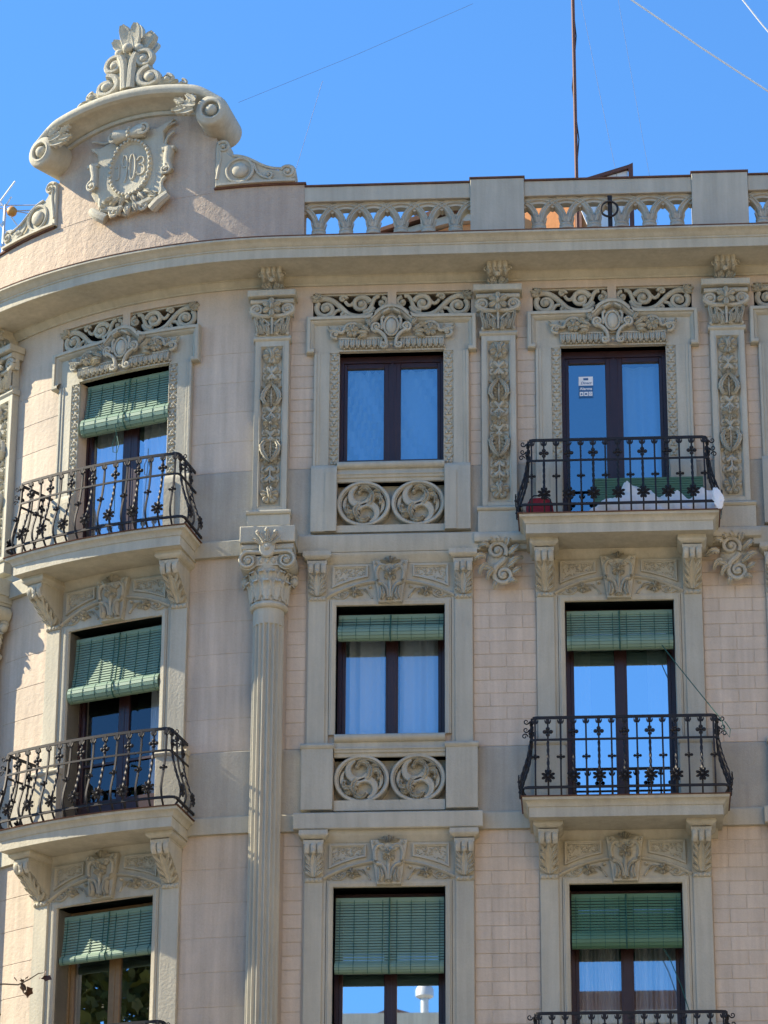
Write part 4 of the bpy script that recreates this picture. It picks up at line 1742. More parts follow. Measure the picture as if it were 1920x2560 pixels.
def balustrade(u0, u1, cs):
    rail = obj('balustrade', MB().box(u0, u1, -.24, .0, 21.99, 22.20, .006), 'trim', building)
    obj('rail_cap', MB().run([(.0, 22.20), (.02, 22.201), (.02, 22.222), (-.26, 22.226), (-.26, 22.20)], u0, u1), 'tile', rail, bend=True)
    obj('plinth', MB().box(u0, u1, -.26, .0, 21.12, 21.28), 'trim', rail)
    zsp = 21.66
    zb = 21.20
    R = SP * .985
    for c in cs:
        obj('baluster', lambda: slim(baluster()), 'carved', rail, c, 0, zb, key='baluster')
    cc = [cs[0] - SP] + list(cs) + [cs[-1] + SP]
    for c in cc:
        # clip at the posts
        a0, a1 = 0.0, pi
        lo, hi = (u0 - c) / R, (u1 - c) / R
        if hi < 1:
            if hi < -.98:
                continue
            a0 = math.acos(max(-1, hi))
        if lo > -1:
            if lo > .98:
                continue
            a1 = math.acos(min(1, lo))
        key = ('arch', round(a0, 3), round(a1, 3))
        obj('arch', lambda: arch_ring(a0, a1, R - .02), 'trim', rail, c, 0, zsp, key=key)
    # web behind: spandrels over the arches and the set-back order inside each round head
    m = MB()
    n = int((u1 - u0) / .012)
    top = 21.995
    for i in range(n):
        ua = u0 + (u1 - u0) * i / n
        ub = u0 + (u1 - u0) * (i + 1) / n

        def low(u):
            # highest arch crown line at u, and inner recess
            best = None
            for c in cc:
                t = abs(u - c)
                if t < SP / 2 + 1e-6:
                    rr = R - .088
                    z = zsp + sqrt(max(0, rr * rr - t * t))
                    best = z
            return best if best else top - .05
        za, zb_ = low(ua), low(ub)
        for d, k in ((-.07, 1),):
            b = len(m.v)
            m.v += [(ua, -.19, za), (ub, -.19, zb_), (ub, -.19, top), (ua, -.19, top), (ua, d, za), (ub, d, zb_), (ub, d, top), (ua, d, top)]
            m.f += [[b + 1, b, b + 3, b + 2], [b + 4, b + 5, b + 6, b + 7], [b, b + 1, b + 5, b + 4]]
    obj('spandrel', m, 'trim', rail)
    return rail


balustrade(-1.03, 1.07, [-.853 + SP * i for i in range(6)])
balustrade(1.745, 3.85, [1.927 + SP * i for i in range(6)])
balustrade(4.55, 6.66, [4.73 + SP * i for i in range(6)])
for a, b in ((1.07, 1.745), (3.85, 4.55), (6.66, 9.0)):
    p = obj('parapet_post', MB().box(a, b, -.32, .03, 21.12, 22.235, .006), 'trim', building)
    obj('post_cap', MB().box(a - .012, b + .012, -.34, .045, 22.236, 22.262, .004), 'tile', p)


# ------------------------------------------------------------------ balconies
def slab_mesh(hw):
    m = MB()
    m.mould([(0, -.235), (0, -.115), (.012, -.112), (.018, -.095), (.03, -.07), (.055, -.05), (.07, -.045), (.075, -.03), (.075, -.012)], -hw, hw, .62)
    m.run([(0, -.335), (.03, -.335), (.04, -.31), (.07, -.28), (.09, -.25), (.095, -.236)], -hw + .05, hw - .05)
    return m


def prof_o(z):
    """belly of the railing bars: outward offset at height z over the slab"""
    K = [(0, .045), (.05, .085), (.085, .105), (.14, .13), (.20, .136), (.28, .122), (.36, .096), (.45, .066), (.55, .038), (.69, .014), (.82, .003), (.97, 0)]
    for (a, b), (c, d) in zip(K, K[1:]):
        if a <= z <= c:
            t = (z - a) / (c - a)
            return b + (d - b) * t
    return 0.0


def bar(kind):
    m = MB()
    zs = [.0 + .965 * i / 44 for i in range(45)]
    rws = []
    for z in zs:
        o = prof_o(z)
        tw = 0.0
        r = .0145
        if kind == 'twist' and .26 < z < .68:
            tw = (z - .26) / .42 * pi * 2.5
            r = .017
        row = []
        for j in range(4):
            a = pi / 4 + pi / 2 * j + tw
            row.append((r * cos(a), o + r * sin(a), z))
        rws.append(row)
    m.grid(rws, True, True)
    if kind == 'twist':
        o = prof_o(.2)
        for i in range(8):
            m.petal(0, .205, o + .012, pi / 8 * 1 + 2 * pi * i / 8, .012, .082, .018, .016)
        m.dome(0, .205, o + .012, .022, .022, .026, 8, 2)
        o = prof_o(.79)
        for i in range(4):
            a = pi / 2 * i
            m.dome(.036 * cos(a), .79 + .036 * sin(a), o + .004, .026, .026, .024, 9, 2)
        m.dome(0, .79, o + .01, .018, .018, .024, 8, 2)
    else:
        o = prof_o(.46)
        for i in range(4):
            m.petal(0, .46, o + .012, pi / 2 * i, .005, .05 if i % 2 == 0 else .034, .017, .016)
        m.dome(0, .46, o + .012, .014, .014, .02, 7, 2)
    for sg in (-1, 1):
        m.tube([(sg * .012, .012, .89), (sg * .03, .014, .91), (sg * .034, .014, .935)], [.012, .01, .006], 5)
    m.box(-.02, .02, -.02, .022, .90, .94)
    return m


def railing(c, hw, ztop, nb=15, sides=3):
    """railing along the slab edge at z = ztop"""
    db = .60
    bend = c < -1.9
    sp = .147 * hw / 1.11
    D0 = db + .03

    def pline(z, o):
        a = hw - .04 + o
        pts = [(-a, 0.0, z), (-a, D0 + o - .06, z), (-a + .02, D0 + o - .015, z), (-a + .06, D0 + o, z)]
        pts += [(x, D0 + o, z) for x in [(-a + .06) + (2 * a - .12) * i / 14 for i in range(1, 14)]]
        pts += [(a - .06, D0 + o, z), (a - .02, D0 + o - .015, z), (a, D0 + o - .06, z), (a, 0.0, z)]
        return pts
    m = MB()
    m.tube(pline(.965, 0), .024, 4, .55)
    rl = obj('balcony_railing', m, 'iron', building, c, 0, ztop, bend=bend)
    for nm, z, r in (('middle_rail', .69, .016), ('bottom_rail', .085, .02)):
        m = MB()
        m.tube(pline(z, prof_o(z) + (.004 if z > .5 else 0)), r, 4, .8)
        obj(nm, m, 'iron', rl, c, 0, ztop, bend=bend)
    for i in range(nb):
        k = i - nb // 2
        kind = 'twist' if (i % 2) else 'plain'
        if bend:
            u = c + k * sp
            obj('bar', lambda: bar(kind), 'iron', rl, u, D0, ztop, key=('bar', kind))
        else:
            obj('bar', lambda: bar(kind), 'iron', rl, c + k * sp, D0, ztop, key=('bar', kind))
    for sg in (-1, 1):
        for i in range(sides):
            kind = 'twist' if i != 1 else 'plain'
            dd = D0 - .05 - .19 * i
            obj('bar', lambda: bar(kind), 'iron', rl, c + sg * (hw - .04), dd, ztop, key=('bar', kind), rz=-sg * -pi / 2 if False else sg * pi / 2)
        # corner curls
        for du, dz, wd in ((.05, .93, 1), (.055, .83, 1), (.07, .75, -1)):
            q = MB().add(MB().scroll(0, 0, 0, .035, 1.2, pi, wd, .009, eye=False), sx=sg)
            obj('corner_curl', q, 'iron', rl, c + sg * (hw - .03 + du), D0 - .03, ztop + dz)
    return rl


for c, hw, zt in ((B1, 1.06, 17.37), (B1, 1.06, 13.845), (B1, 1.06, 13.845 - FL), (B3 + .02, 1.11, 17.37), (B3 + .02, 1.11, 13.845), (B3 + .02, 1.11, 13.845 - FL)):
    bend = c < -1.9
    b = piece('balcony_slab', ('slab', hw), lambda: slab_mesh(hw), 'trim', building, c, zt)
    m = MB().mould([(.0, -.012), (.092, -.011), (.095, -.002), (.0, .004)], -hw, hw, .62)
    obj('slab_tiles', m, 'tile', b, c, 0, zt, bend=bend)
    railing(c, hw, zt)

# ------------------------------------------------------------------ casements
window(B2, 18.34, 19.86, .16, 'glass_blue', 'window')
d3 = window(B3, 17.38, 19.86, .16, 'glass_blue', 'door')
d1 = window(B1, 17.38, 19.86, .22, 'glass_low', 'door')
window(B4, 18.34, 19.86, .16, 'glass_blue', 'window')
window(B2, 14.84, 16.49, .30, 'glass_mid', 'window')
window(B3, 13.855, 16.49, .30, 'glass_mirror', 'door')
window(B1, 13.855, 16.49, .30, 'glass_dark', 'door', bars=True)
window(B4, 14.84, 16.49, .30, 'glass_mid', 'window')
window(B2, 14.84 - FL, 16.49 - FL, .30, 'glass_mirror', 'window')
window(B3, 13.855 - FL, 16.49 - FL, .30, 'glass_low', 'door')
window(B1, 13.855 - FL, 16.49 - FL, .30, 'glass_low', 'door', frame='oak')
window(B4, 14.84 - FL, 16.49 - FL, .30, 'glass_mid', 'window')
for c, k in BAYS:
    window(c, (13.855 if k == 'door' else 14.84) + Z_LL, 16.49 + Z_LL, .30, 'glass_mid', k)

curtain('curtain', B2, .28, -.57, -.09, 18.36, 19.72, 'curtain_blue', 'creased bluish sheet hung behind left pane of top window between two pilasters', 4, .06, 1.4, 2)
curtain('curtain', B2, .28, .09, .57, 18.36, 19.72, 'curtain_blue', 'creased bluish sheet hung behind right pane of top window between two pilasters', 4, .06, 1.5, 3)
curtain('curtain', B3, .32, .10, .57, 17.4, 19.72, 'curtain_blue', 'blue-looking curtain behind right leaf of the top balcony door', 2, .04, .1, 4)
curtain('curtain', B2, .40, -.57, -.09, 14.86, 16.45, 'curtain', 'white curtain behind left pane of window with nearly rolled-up green blind', 3, .04, 0, 5)
curtain('curtain', B2, .40, .09, .57, 14.86, 16.45, 'curtain', 'white curtain behind right pane of window with nearly rolled-up green blind', 3, .04, 0, 6)
curtain('curtain', B3, .42, -.57, -.36, 13.9, 16.45, 'curtain', 'narrow white curtain at left edge of middle right balcony door', 4, .03, 0, 7)
curtain('curtain', B3, .42, .32, .57, 13.9, 16.45, 'curtain', 'narrow white curtain at right edge of middle right balcony door', 4, .03, 0, 8)
curtain('curtain', B3, .42, -.57, -.09, 13.9 - FL, 16.45 - FL, 'curtain', 'white pleated curtain behind left leaf of lowest right door', 9, .05, 0, 9)
curtain('curtain', B3, .42, .09, .57, 13.9 - FL, 16.45 - FL, 'curtain', 'white pleated curtain behind right leaf of lowest right door', 9, .05, 0, 10)
curtain('curtain', B1, .36, -.57, -.09, 17.4, 19.72, 'curtain', 'pale curtain behind left leaf of top corner balcony door', 5, .04, 0, 11)
curtain('curtain', B1, .36, .09, .57, 17.4, 19.72, 'curtain', 'pale curtain behind right leaf of top corner balcony door', 5, .04, 0, 12)
curtain('curtain', B1, .44, .30, .57, 14.0, 16.45, 'curtain', 'pale gathered curtain in middle corner balcony door', 6, .04, 0, 13)


# ------------------------------------------------------------------ roll-up blinds
def blind(c, ztop, zroll, rr, d0, d1, label, mat='slat', hw=.63, slat=.034, sag=0.0):
    """slatted blind from ztop to a roll whose axis is at zroll; d0 top depth, d1 depth at the roll"""
    e = empty('roller_blind', P(c, 0, ztop), label, 'blind', 'green roll-up blinds in the windows')
    XF[e.name] = Matrix.Translation(P(c, 0, ztop))
    n = max(2, int((ztop - .05 - zroll) / slat))
    m = MB()
    for i in range(n):
        t = i / n
        za = ztop - .055 - (ztop - .055 - zroll) * t
        zb = ztop - .055 - (ztop - .055 - zroll) * (i + .80) / n
        da = d0 + (d1 - d0) * t ** 1.6
        db = d0 + (d1 - d0) * ((i + .8) / n) ** 1.6
        m.side([(da - .006, za), (da + .002, za), (db + .010, zb), (db, zb)], -hw, hw)
    s_ = obj('slats', m, mat, e, c)
    s_['kind'] = 'stuff'
    hd = MB().box(-hw, hw, d0 - .012, d0 + .012, ztop - .055, ztop, .004)
    obj('head_board', hd, mat, e, c)
    # roll: faceted spiral of slats
    m = MB()
    k = 14
    for j in range(k):
        a0 = 2 * pi * j / k
        a1 = 2 * pi * (j + .86) / k
        q = []
        for a, r in ((a0, rr), (a1, rr), (a1, rr - .01), (a0, rr - .01)):
            q.append((d1 + .01 + r * cos(a) * .8, zroll - rr * .9 + r * sin(a)))
        m.side(q, -hw, hw)
    m.side([(d1 + .01 + (rr - .012) * .8 * cos(2 * pi * j / 14), zroll - rr * .9 + (rr - .012) * sin(2 * pi * j / 14)) for j in range(14)], -hw + .01, hw - .01)
    obj('roll', m, mat, e, c)
    m = MB()
    for i in range(8):
        u = -hw + .05 + (2 * hw - .1) * i / 7
        pts = [(u, d0 + (d1 - d0) * t ** 1.6 + .012, ztop - .03 + (zroll - ztop + .03) * t) for t in [j / 6 for j in range(7)]]
        pts += [(u, d1 + .012 + rr * .82 * cos(a), zroll - rr * .9 + rr * 1.02 * sin(a)) for a in (1.0, .3, -.4, -1.2)]
        m.tube(pts, .0045, 4)
    pts = [(0, d0 + (d1 - d0) * t ** 1.6 + .03, ztop - .01 + (zroll - ztop + .03) * t) for t in [j / 6 for j in range(7)]]
    pts += [(0, d1 + .02 + rr * .85 * cos(a), zroll - rr * .9 + rr * 1.06 * sin(a)) for a in (1.0, .3, -.4, -1.2, -2)]
    m.tube(pts, .009, 5)
    obj('cord', m, 'cord', e, c)
    return e


blind(B1 + .03, 19.83, 19.33, .12, -.13, -.07, 'green blind with thick sunlit roll in top corner window')
blind(B1 + .0, 16.43, 15.76, .105, -.16, -.08, 'green blind hanging outward over middle corner balcony')
blind(B1 + .0, 12.91, 12.40, .05, -.16, -.11, 'green blind in lowest corner window reflecting a tree')
blind(B2, 16.42, 16.24, .095, -.12, -.06, 'short green blind rolled up above white curtains in middle window')
blind(B2, 12.90, 12.10, .07, -.13, -.06, 'long pale green blind in lowest centre window beside the fluted column')
blind(B3, 16.42, 16.06, .09, -.13, -.06, 'green blind above middle right balcony door', 'slat')
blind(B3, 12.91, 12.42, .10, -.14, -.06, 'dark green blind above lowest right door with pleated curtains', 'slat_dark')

# ------------------------------------------------------------------ things on the top right balcony
e = empty('rolled_blind', P(3.38, .25, 17.88), 'dark green rolled blind lying on top right balcony behind white bundle', 'blind')
m = MB()
for j in range(9):
    z = 17.72 + .031 * j
    m.box(2.55, 3.86, .2, .232, z, z + .025)
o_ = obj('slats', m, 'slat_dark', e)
o_['kind'] = 'stuff'
obj('edge_strip', MB().box(2.54, 3.87, .205, .228, 17.685, 17.718), 'slat_dark', e)


def lumpy(pts, seed, k=1.0):
    """draped bundle: heightfield over (u,d) plan following (u,top) list"""
    R = random.Random(seed)
    ph = [(R.uniform(6, 45), R.uniform(3, 14), R.random() * 6, R.uniform(.3, 1)) for _ in range(12)]
    m = MB()
    nu, na = 150, 24
    rws = []
    for i in range(nu + 1):
        t = i / nu
        u = pts[0][0] + (pts[-1][0] - pts[0][0]) * t
        for (a, b), (c2, d2) in zip(pts, pts[1:]):
            if a <= u <= c2 + 1e-9:
                q = (u - a) / (c2 - a)
                q = q * q * (3 - 2 * q)
                h = b + (d2 - b) * q
                break
        row = []
        for j in range(na + 1):
            a = pi * j / na
            rr = 1 + .16 * k * sum(w_ * sin(f * u + g * a + p) for f, g, p, w_ in ph) / 3
            row.append((u, .38 + .19 * cos(a) * rr, 17.375 + h * max(0.0, sin(a)) ** .8 * rr))
        rws.append(row)
    m.grid(rws)
    return m


o_ = obj('cloth_bundle', lumpy([(2.42, .03), (2.55, .16), (2.75, .27), (2.95, .40), (3.15, .36), (3.35, .26), (3.5, .31), (3.7, .22), (3.85, .38), (3.98, .33), (4.04, .05)], 4, 1.15), 'white_cloth', ang=25)
tag(o_, 'crumpled white cloth bundle lying along the top right balcony', 'cloth')
m = MB()
R_ = random.Random(9)
rws = []
for i in range(25):
    t = i / 24
    row = []
    for j in range(28):
        a = 2 * pi * j / 28
        r = (.025 + .055 * sin(pi * min(1, t * 1.02)) ** .8) * (1 + .16 * sin(3 * a + 5 * t) + .10 * sin(5 * a - 9 * t) + .07 * sin(11 * a + 23 * t))
        r *= R_.uniform(.86, 1.1)
        row.append((3.985 + .05 * t + r * cos(a) * .75, .735 + .055 * t + .35 * r * sin(a), 17.62 - .29 * t + R_.uniform(-.008, .008)))
    rws.append(row)
m.grid(rws, True, True)
o_ = obj('hanging_bag', m, 'white_cloth', ang=12)
tag(o_, 'small white plastic bag hanging over right corner of the top balcony slab', 'bag')


def red_bag():
    m = MB()
    rws = []
    for i in range(9):
        t = i / 8
        z = 17.375 + .27 * t
        w_ = .145 * (1 + .12 * sin(pi * t)) * (1 if t < .8 else 1 - (t - .8) * 1.6)
        dd_ = .10 * (1 - .3 * t)
        row = []
        for j in range(20):
            a = 2 * pi * j / 20
            f = 1 + .05 * sin(5 * a + 7 * t) + .03 * sin(9 * a)
            cu, su = cos(a), sin(a)
            row.append((1.90 + w_ * f * abs(cu) ** .6 * (1 if cu > 0 else -1), .42 + dd_ * f * abs(su) ** .6 * (1 if su > 0 else -1), z))
        rws.append(row)
    m.grid(rws, True, True)
    return m


e = empty('red_bag', P(1.9, .42, 17.375), 'red fabric bag standing on left end of the top right balcony', 'bag')
obj('bag_body', red_bag(), 'red_cloth', e)
m = MB()
m.tube([(1.77, .53, 17.42), (1.78, .53, 17.60), (1.83, .52, 17.66), (1.97, .52, 17.66), (2.03, .53, 17.6), (2.035, .53, 17.42)], .009, 5)
obj('piping', m, 'iron', e)
o_ = obj('plastic_bottle', MB().lathe([(.0, 0), (.055, 0), (.06, .02), (.06, .2), (.05, .25), (.02, .29), (.018, .33), (0, .33)], 0, 0, 14), 'bottle', None, 4.0, .38, 17.375)
tag(o_, 'pale green plastic bottle at right end of the top right balcony', 'bottle')

# alarm sticker on the left pane
e = empty('alarm_sticker', P(2.475, -.17, 19.26), 'white and blue alarm sticker on pane of the top right balcony door', 'sticker')
obj('sticker_sheet', MB().box(-.09, .09, 0, .003, 0, .29), 'sticker_blue', e, 2.475, -.176, 19.255)
obj('sticker_header', MB().box(-.088, .088, 0, .002, .165, .285), 'sticker_white', e, 2.475, -.1725, 19.255)
obj('sticker_mark', MB().box(-.03, .03, 0, .0015, .235, .265), 'sticker_blue', e, 2.475, -.170, 19.255)
for i in range(3):
    m = MB().box(-.023, .023, 0, .002, 0, .055, .001)
    ob = obj('pictogram', m, 'sticker_white', e, 2.475 - .055 + .055 * i, -.1725, 19.28)
    q = MB()
    if i == 0:
        q.box(-.01, .01, 0, .001, .012, .035)
    elif i == 1:
        q.prism([(-.013, .012), (.013, .012), (.013, .03), (0, .044), (-.013, .03)], 0, .001)
    else:
        q.arc(0, .028, 0, .012, 0, 2 * pi, .003, 4, 12)
    obj('pictogram_mark', q, 'sticker_blue', e, 2.475 - .055 + .055 * i, -.170, 19.28)


def text(name, body, size, mat, parent, u, d, z, shear=0.0):
    cu = bpy.data.curves.new(name, 'FONT')
    cu.body = body
    cu.size = size
    cu.align_x = 'CENTER'
    cu.shear = shear
    cu.offset = size * .02
    tmp = bpy.data.objects.new(name + '_tmp', cu)
    COL.objects.link(tmp)
    bpy.context.view_layer.update()
    dg = bpy.context.evaluated_depsgraph_get()
    me = bpy.data.meshes.new_from_object(tmp.evaluated_get(dg))
    bpy.data.objects.remove(tmp)
    me.transform(Matrix.Rotation(pi / 2, 4, 'X'))
    me.materials.clear()
    me.materials.append(MATS[mat])
    o = bpy.data.objects.new(name, me)
    M = Matrix.Translation(P(u, d, z))
    o.matrix_world = M
    XF[o.name] = M
    return link(o, parent)


text('lettering', 'Direct', .05, 'sticker_blue', e, 2.475, -.1695, 19.255 + .182, .35)
text('lettering', 'Alarma', .052, 'sticker_white', e, 2.475, -.1715, 19.255 + .105)

# cords hanging from the blinds
m = MB()
m.tube([(3.30, -.02, 15.95), (3.5, .25, 15.55), (3.75, .5, 15.1), (3.93, .62, 14.80)], .006, 5)
m.tube([(3.93, .62, 14.80), (3.97, .66, 14.72), (4.0, .66, 14.60), (4.05, .67, 14.52), (4.06, .67, 14.62), (4.0, .66, 14.72)], .006, 5)
o_ = obj('blind_cord', m, 'cord')
tag(o_, 'thin green cord stretched from blind to right corner of middle balcony rail', 'cord')
m = MB()
m.tube([(3.2, -.1, 12.3), (3.3, .0, 12.1), (3.42, .1, 11.75), (3.50, .3, 11.4)], .006, 5)
o_ = obj('blind_cord', m, 'cord')
tag(o_, 'thin green cord hanging from the dark green lowest right blind', 'cord')
m = MB()
m.tube([(0, .17, 19.08), (.01, .15, 18.95), (-.04, .15, 18.85), (-.03, .15, 18.72), (.03, .15, 18.70), (.05, .15, 18.80), (.02, .15, 18.93)], .006, 5)
m.tube([(.02, .15, 18.93), (.0, .12, 18.4), (-.01, .1, 17.9)], .005, 5)
o_ = obj('blind_cord', m, 'cord', None, B1)
tag(o_, 'looped green cord below thick roll of the top corner blind', 'cord')

# ------------------------------------------------------------------ iron ring post on the cornice
e = empty('ring_post', P(2.82, .33, 21.14), 'black iron post with a ring standing before the balustrade', 'post')
obj('post', MB().box(-.028, .028, -.012, .012, 0, .66), 'iron', e, 2.82, .30, 21.14)
obj('ring', MB().arc(0, .46, .03, .105, 0, 2 * pi, .014, 6, 26), 'iron', e, 2.81, .30, 21.14)

# ------------------------------------------------------------------ roof things
e = empty('roof_hut', P(.9, -4, 21.5), 'orange plastered roof hut with white eaves seen through balustrade', 'hut')
def skew(m):
    m.v = [(u, d - (2.85 - u) * .44, z + (2.85 - u) * .2) for u, d, z in m.v]
    return m


m = MB()
m.prism([(.1, 20.6), (2.85, 20.6), (2.85, 23.98), (1.35, 23.98), (1.3, 23.80), (.6, 23.76), (.15, 23.62)], -6.5, -4.0)
hut = obj('hut_wall', skew(m), 'orange', e)
obj('hut_eaves', skew(MB().prism([(-.42, 23.55), (-.40, 23.62), (.6, 23.90), (1.3, 23.92), (1.3, 23.80), (.6, 23.77)], -6.5, -3.9)), 'pale', e)
obj('hut_tiles', skew(MB().prism([(-.46, 23.63), (-.42, 23.70), (.5, 23.98), (1.3, 24.02), (1.3, 23.93), (.55, 23.91)], -6.5, -3.8)), 'tile', e)
obj('hut_door_frame', skew(MB().box(2.36, 2.45, -3.99, -3.94, 21.5, 23.9)), 'rust', e)

e = empty('skylight', P(2.75, -2, 22.9), 'rusty framed skylight with white pane rising behind balustrade', 'skylight')
obj('skylight_frame', MB().prism([(2.36, 23.26), (3.09, 23.49), (3.15, 23.52), (3.15, 21.6), (3.09, 21.6), (3.09, 23.44), (2.36, 23.215)], -2.1, -2.0), 'rust', e)
obj('skylight_pane', MB().prism([(2.9, 21.6), (3.08, 21.6), (3.08, 23.43), (2.4, 23.225), (2.4, 23.0)], -2.08, -2.05), 'white_metal', e)

e = empty('antenna_mast', P(2.4, -2, 21.3), 'tall thin brown mast rising above the roof', 'mast')
obj('mast_pole', MB().tube([(2.405, -2.2, 21.2), (2.40, -2.2, 23.4), (2.395, -2.2, 26.4), (2.39, -2.2, 28.5)], .026, 8), 'rust', e)
obj('mast_cable', MB().tube([(2.44, -2.2, 21.2), (2.37, -2.2, 23.2), (2.44, -2.2, 24.0), (2.365, -2.2, 24.8), (2.43, -2.2, 25.6), (2.37, -2.2, 26.4), (2.42, -2.2, 28.0)], .009, 5), 'iron', e)
for (a, b, r, lab) in (((-2.02, -1, 24.03), (1.07, -1.2, 25.55), .0022, 'dark guy wire running down to the pediment'),
                       ((2.6, -1, 25.9), (5.6, -1, 23.42), .013, 'bright guy wire slanting to upper right corner'),
                       ((4.3, -1, 25.9), (5.4, -1, 24.2), .011, 'short bright guy wire cutting the upper right corner'),
                       ((2.39, -2.2, 26.9), (3.05, -2, 22.6), .002, 'thin dark guy wire just right of the mast'),
                       ((2.9, -2, 26.9), (3.46, -2, 22.6), .0018, 'thin pale guy wire ending above right balustrade'),
                       ((-1.0, -2, 24.9), (-1.6, -2, 22.6), .0025, 'faint short wire right of the pediment')):
    o_ = obj('guy_wire', MB().tube([a, tuple((x + y) / 2 - (0, 0, .03)[i] for i, (x, y) in enumerate(zip(a, b))), b], r, 5), 'white_metal' if 'bright' in lab else 'wire')
    tag(o_, lab, 'wire', 'guy wires over the roof')

# tv aerial at the left edge
e = empty('tv_aerial', (-5.4, 3, 21.8), 'small television aerial beyond left end of the parapet', 'aerial')
ax = Vector((-5.42, 3, 23.58))
m = MB()


def wt(m, a, b, r):
    m.tube([a, b], r, 6)


def W(du, dz, dd=0):
    return (ax.x + du, ax.y + dd, ax.z + dz)


m = MB()
wt(m, W(-.02, -1.9), W(-.02, .1), .02)
obj('pole', m, 'alu', e, world=True)
for a, b, r in ((W(-.10, .05), W(.62, -.12), .008), (W(-.10, .09), W(.55, .08), .008), (W(-.05, .0), W(.58, .0), .01)):
    m = MB()
    wt(m, a, b, r)
    obj('boom', m, 'alu', e, world=True)
for (a, b) in ((W(-.1, .14), W(.10, .46)), (W(-.1, .16), W(.16, -.22)), (W(-.25, .0), W(.05, -.35)), (W(-.25, -.35), W(.0, -.6)), (W(.0, .1), W(.06, .22)), (W(0, -.08), W(-.05, -.2)), (W(.52, .12), W(.48, -.02)), (W(.58, -.05), W(.52, -.18))):
    m = MB()
    wt(m, a, b, .012)
    obj('rod', m, 'white_metal', e, world=True)
m = MB()
m.ball(ax.x + .08, ax.y, ax.z - .01, .075, 10, 6)
obj('junction_box', m, 'insulator', e, world=True)

# ------------------------------------------------------------------ plane-tree twig at lower left
def leaf_shape(m, p, r, R):
    """five-lobed leaf, small star polygon with random tilt"""
    ax_ = Vector((R.uniform(-1, 1), R.uniform(-1, .2), R.uniform(-1, 1))).normalized()
    q = ax_.to_track_quat('Z', 'Y')
    b = len(m.v)
    pts = []
    a0 = R.random() * 6
    for i in range(10):
        a = a0 + 2 * pi * i / 10
        rr = r * (1 if i % 2 == 0 else .66) * R.uniform(.75, 1.15)
        v = q @ Vector((rr * cos(a), rr * sin(a), R.uniform(-.2, .2) * r))
        m.v.append((p[0] + v.x, p[1] + v.y, p[2] + v.z))
    m.f.append([b + i for i in range(10)])


TW = -2.6
e = empty('plane_tree_twig', (-4.2, TW, 11.15), 'thin twig with withered brown leaves at lower left edge', 'twig')
R_ = random.Random(21)


def tp(x, y):   # a point on the vertical plane 2.6 m before the front
    return (x, TW, y)


m = MB()
m.tube([tp(-4.25, 11.17), tp(-3.9, 11.19), tp(-3.74, 11.18), tp(-3.62, 11.24), tp(-3.53, 11.30), tp(-3.47, 11.31)], [.012, .009, .008, .007, .006, .004], 5)
m.tube([tp(-3.72, 11.19), tp(-3.67, 11.14), tp(-3.64, 11.10)], .006, 5)
m.tube([tp(-4.3, 10.9), tp(-4.05, 10.95), tp(-3.92, 10.86)], .008, 5)
obj('twig', m, 'bark', e, world=True)
for (x, z, r) in ((-3.46, 11.30, .05), (-3.44, 11.25, .065), (-3.49, 11.27, .05), (-3.68, 11.15, .055), (-3.62, 11.10, .075), (-3.66, 11.08, .06), (-3.70, 11.22, .04), (-3.77, 11.24, .035), (-3.65, 11.26, .035), (-3.95, 10.86, .08), (-3.98, 10.95, .07)):
    m = MB()
    leaf_shape(m, (x, TW, z), r, R_)
    obj('leaf', m, 'leaf_brown', e, world=True)

# ------------------------------------------------------------------ street, opposite side (seen in the panes)
m = MB()
m.v = [(-600, -600, 0), (600, -600, 0), (600, 600, 0), (-600, 600, 0)]
m.f = [[0, 1, 2, 3]]
g = obj('ground', m, 'street', world=True)
g['kind'] = 'structure'
m = MB().run([(.0, .13), (4.0, .13), (4.1, .12), (4.1, 0)], -9, 9)
g = obj('pavement', m, 'paving', bend=True)
g['kind'] = 'structure'

opp = empty('apartment_building', (4, -52, 0), 'pale building across the street, mirrored in lowest window panes', 'building')


def wbox(m, x0, x1, y0, y1, z0, z1):
    b = len(m.v)
    m.v += [(x0, y0, z0), (x1, y0, z0), (x1, y1, z0), (x0, y1, z0), (x0, y0, z1), (x1, y0, z1), (x1, y1, z1), (x0, y1, z1)]
    m.f += [[b + 3, b + 2, b + 1, b], [b + 4, b + 5, b + 6, b + 7], [b, b + 1, b + 5, b + 4], [b + 1, b + 2, b + 6, b + 5], [b + 2, b + 3, b + 7, b + 6], [b + 3, b, b + 4, b + 7]]
    return m


obj('wall', wbox(MB(), -8, 22, -64, -52, 0, 24.7), 'pale', opp, world=True)
obj('cornice', wbox(MB(), -8.4, 22.4, -64.4, -51.5, 24.7, 25.05), 'trim', opp, world=True)
m = MB()
m.v = [(-4.5, -53, 25.0), (-2.6, -53, 25.0), (-2.9, -53, 25.45), (-3.4, -53, 25.6), (-4.0, -53, 25.35), (-4.5, -58, 25.0), (-2.6, -58, 25.0), (-2.9, -58, 25.45), (-3.4, -58, 25.6), (-4.0, -58, 25.35)]
m.f = [[4, 3, 2, 1, 0], [0, 1, 6, 5], [1, 2, 7, 6], [2, 3, 8, 7], [3, 4, 9, 8], [4, 0, 5, 9]]
obj('roof', m, 'tile', opp, world=True)
m = MB()
for i in range(6):
    for j in range(5):
        pass
for i in range(8):
    for j in range(5):
        obj('window', wbox(MB(), -6 + 3.4 * i, -4.7 + 3.4 * i, -52.05, -51.93, 2 + 4.1 * j, 4.4 + 4.1 * j), 'dark', opp, world=True)
chim = empty('chimney_cowl', (-2.45, -52.6, 25.0), 'metal chimney pipe with cowl, mirrored in lowest centre window', 'chimney')
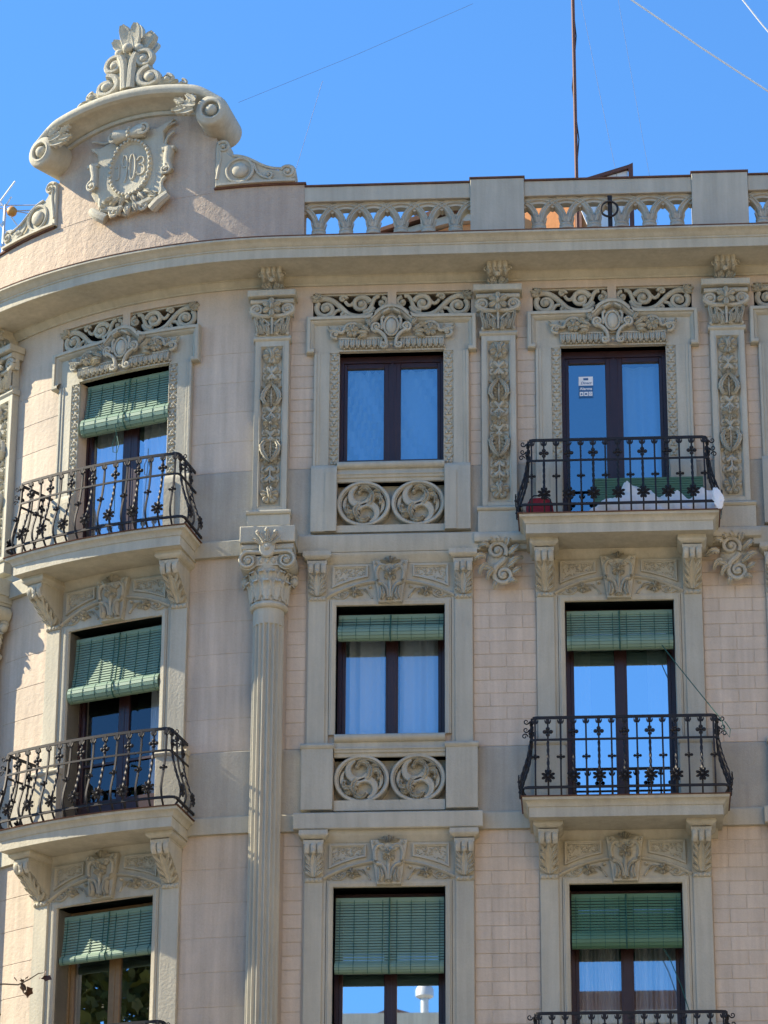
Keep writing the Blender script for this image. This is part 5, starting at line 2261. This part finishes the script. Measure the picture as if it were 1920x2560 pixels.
obj('pipe', MB().lathe([(.11, 25.0), (.11, 25.75), (.15, 25.75)], -2.45, 52.6, 14), 'alu', chim)
obj('cowl', MB().lathe([(.14, 25.72), (.25, 25.78), (.25, 25.98), (.19, 26.08), (.04, 26.12)], -2.45, 52.6, 14), 'alu', chim)

# unseen corner block added on the right, bouncing warm sunlight onto the facade
blk = empty('apartment_building', (24, -30, 0), 'unseen corner block added on the right to bounce warm sunlight', 'building')
m = MB()
pl = [(10, -46), (10, -31), (23, -18), (70, -18), (70, -46)]
b0 = [(x, y, 0) for x, y in pl]
b1 = [(x, y, 25) for x, y in pl]
m.grid([b0, b1], True, True)
obj('wall', m, 'bounce_front', blk, world=True)
for i in range(4):
    for j in range(5):
        t = (i + .5) / 4
        x, y = 10 + 13 * t, -31 + 13 * t
        q = MB()
        for k, (a, c) in enumerate(((-.55, 0), (.55, 0))):
            pass
        e1 = .5
        q.v = [(x - e1 - .04, y - e1 + .04, 2 + 4.4 * j), (x + e1 - .04, y + e1 + .04, 2 + 4.4 * j), (x + e1 - .04, y + e1 + .04, 4.6 + 4.4 * j), (x - e1 - .04, y - e1 + .04, 4.6 + 4.4 * j)]
        q.f = [[0, 1, 2, 3]]
        obj('window', q, 'dark', blk, world=True)

obj('attic', wbox(MB(), .6, 22, -62, -52.5, 25.0, 25.85), 'tile', opp, world=True)
# tree mirrored in the lowest corner window
TR = Vector((-12.6, -6.3, 0))
tree = empty('plane_tree', tuple(TR), 'street plane tree with yellowing leaves, mirrored in lowest corner window', 'tree')
m = MB()
m.tube([(TR.x, -TR.y, 0), (TR.x + .1, -TR.y, 4), (TR.x, -TR.y + .1, 8), (TR.x + .2, -TR.y, 13)], [.3, .25, .2, .08], 9)
for k in range(9):
    a = 2 * pi * k / 9
    z = 5 + k * .9
    m.tube([(TR.x, -TR.y, z), (TR.x + 1.3 * cos(a), -TR.y + 1.3 * sin(a), z + 1.2), (TR.x + 2.6 * cos(a), -TR.y + 2.6 * sin(a), z + 1.9)], [.11, .07, .03], 6)
obj('trunk', m, 'bark', tree)
R_ = random.Random(5)
m = MB()
cl = []
for k in range(110):
    a, t = R_.random() * 2 * pi, R_.random()
    z = 7 + 10 * t
    rad = 3.4 * sqrt(max(.05, 1 - ((z - 11.8) / 6.2) ** 2)) * sqrt(R_.random())
    cl.append((TR.x + rad * cos(a), TR.y + rad * sin(a), z))
for c_ in cl:
    for k in range(140):
        leaf_shape(m, (c_[0] + R_.gauss(0, .55), c_[1] + R_.gauss(0, .55), c_[2] + R_.gauss(0, .5)), R_.uniform(.08, .15), R_)
o_ = obj('crown', m, 'leaf', tree, world=True)
o_['kind'] = 'stuff'
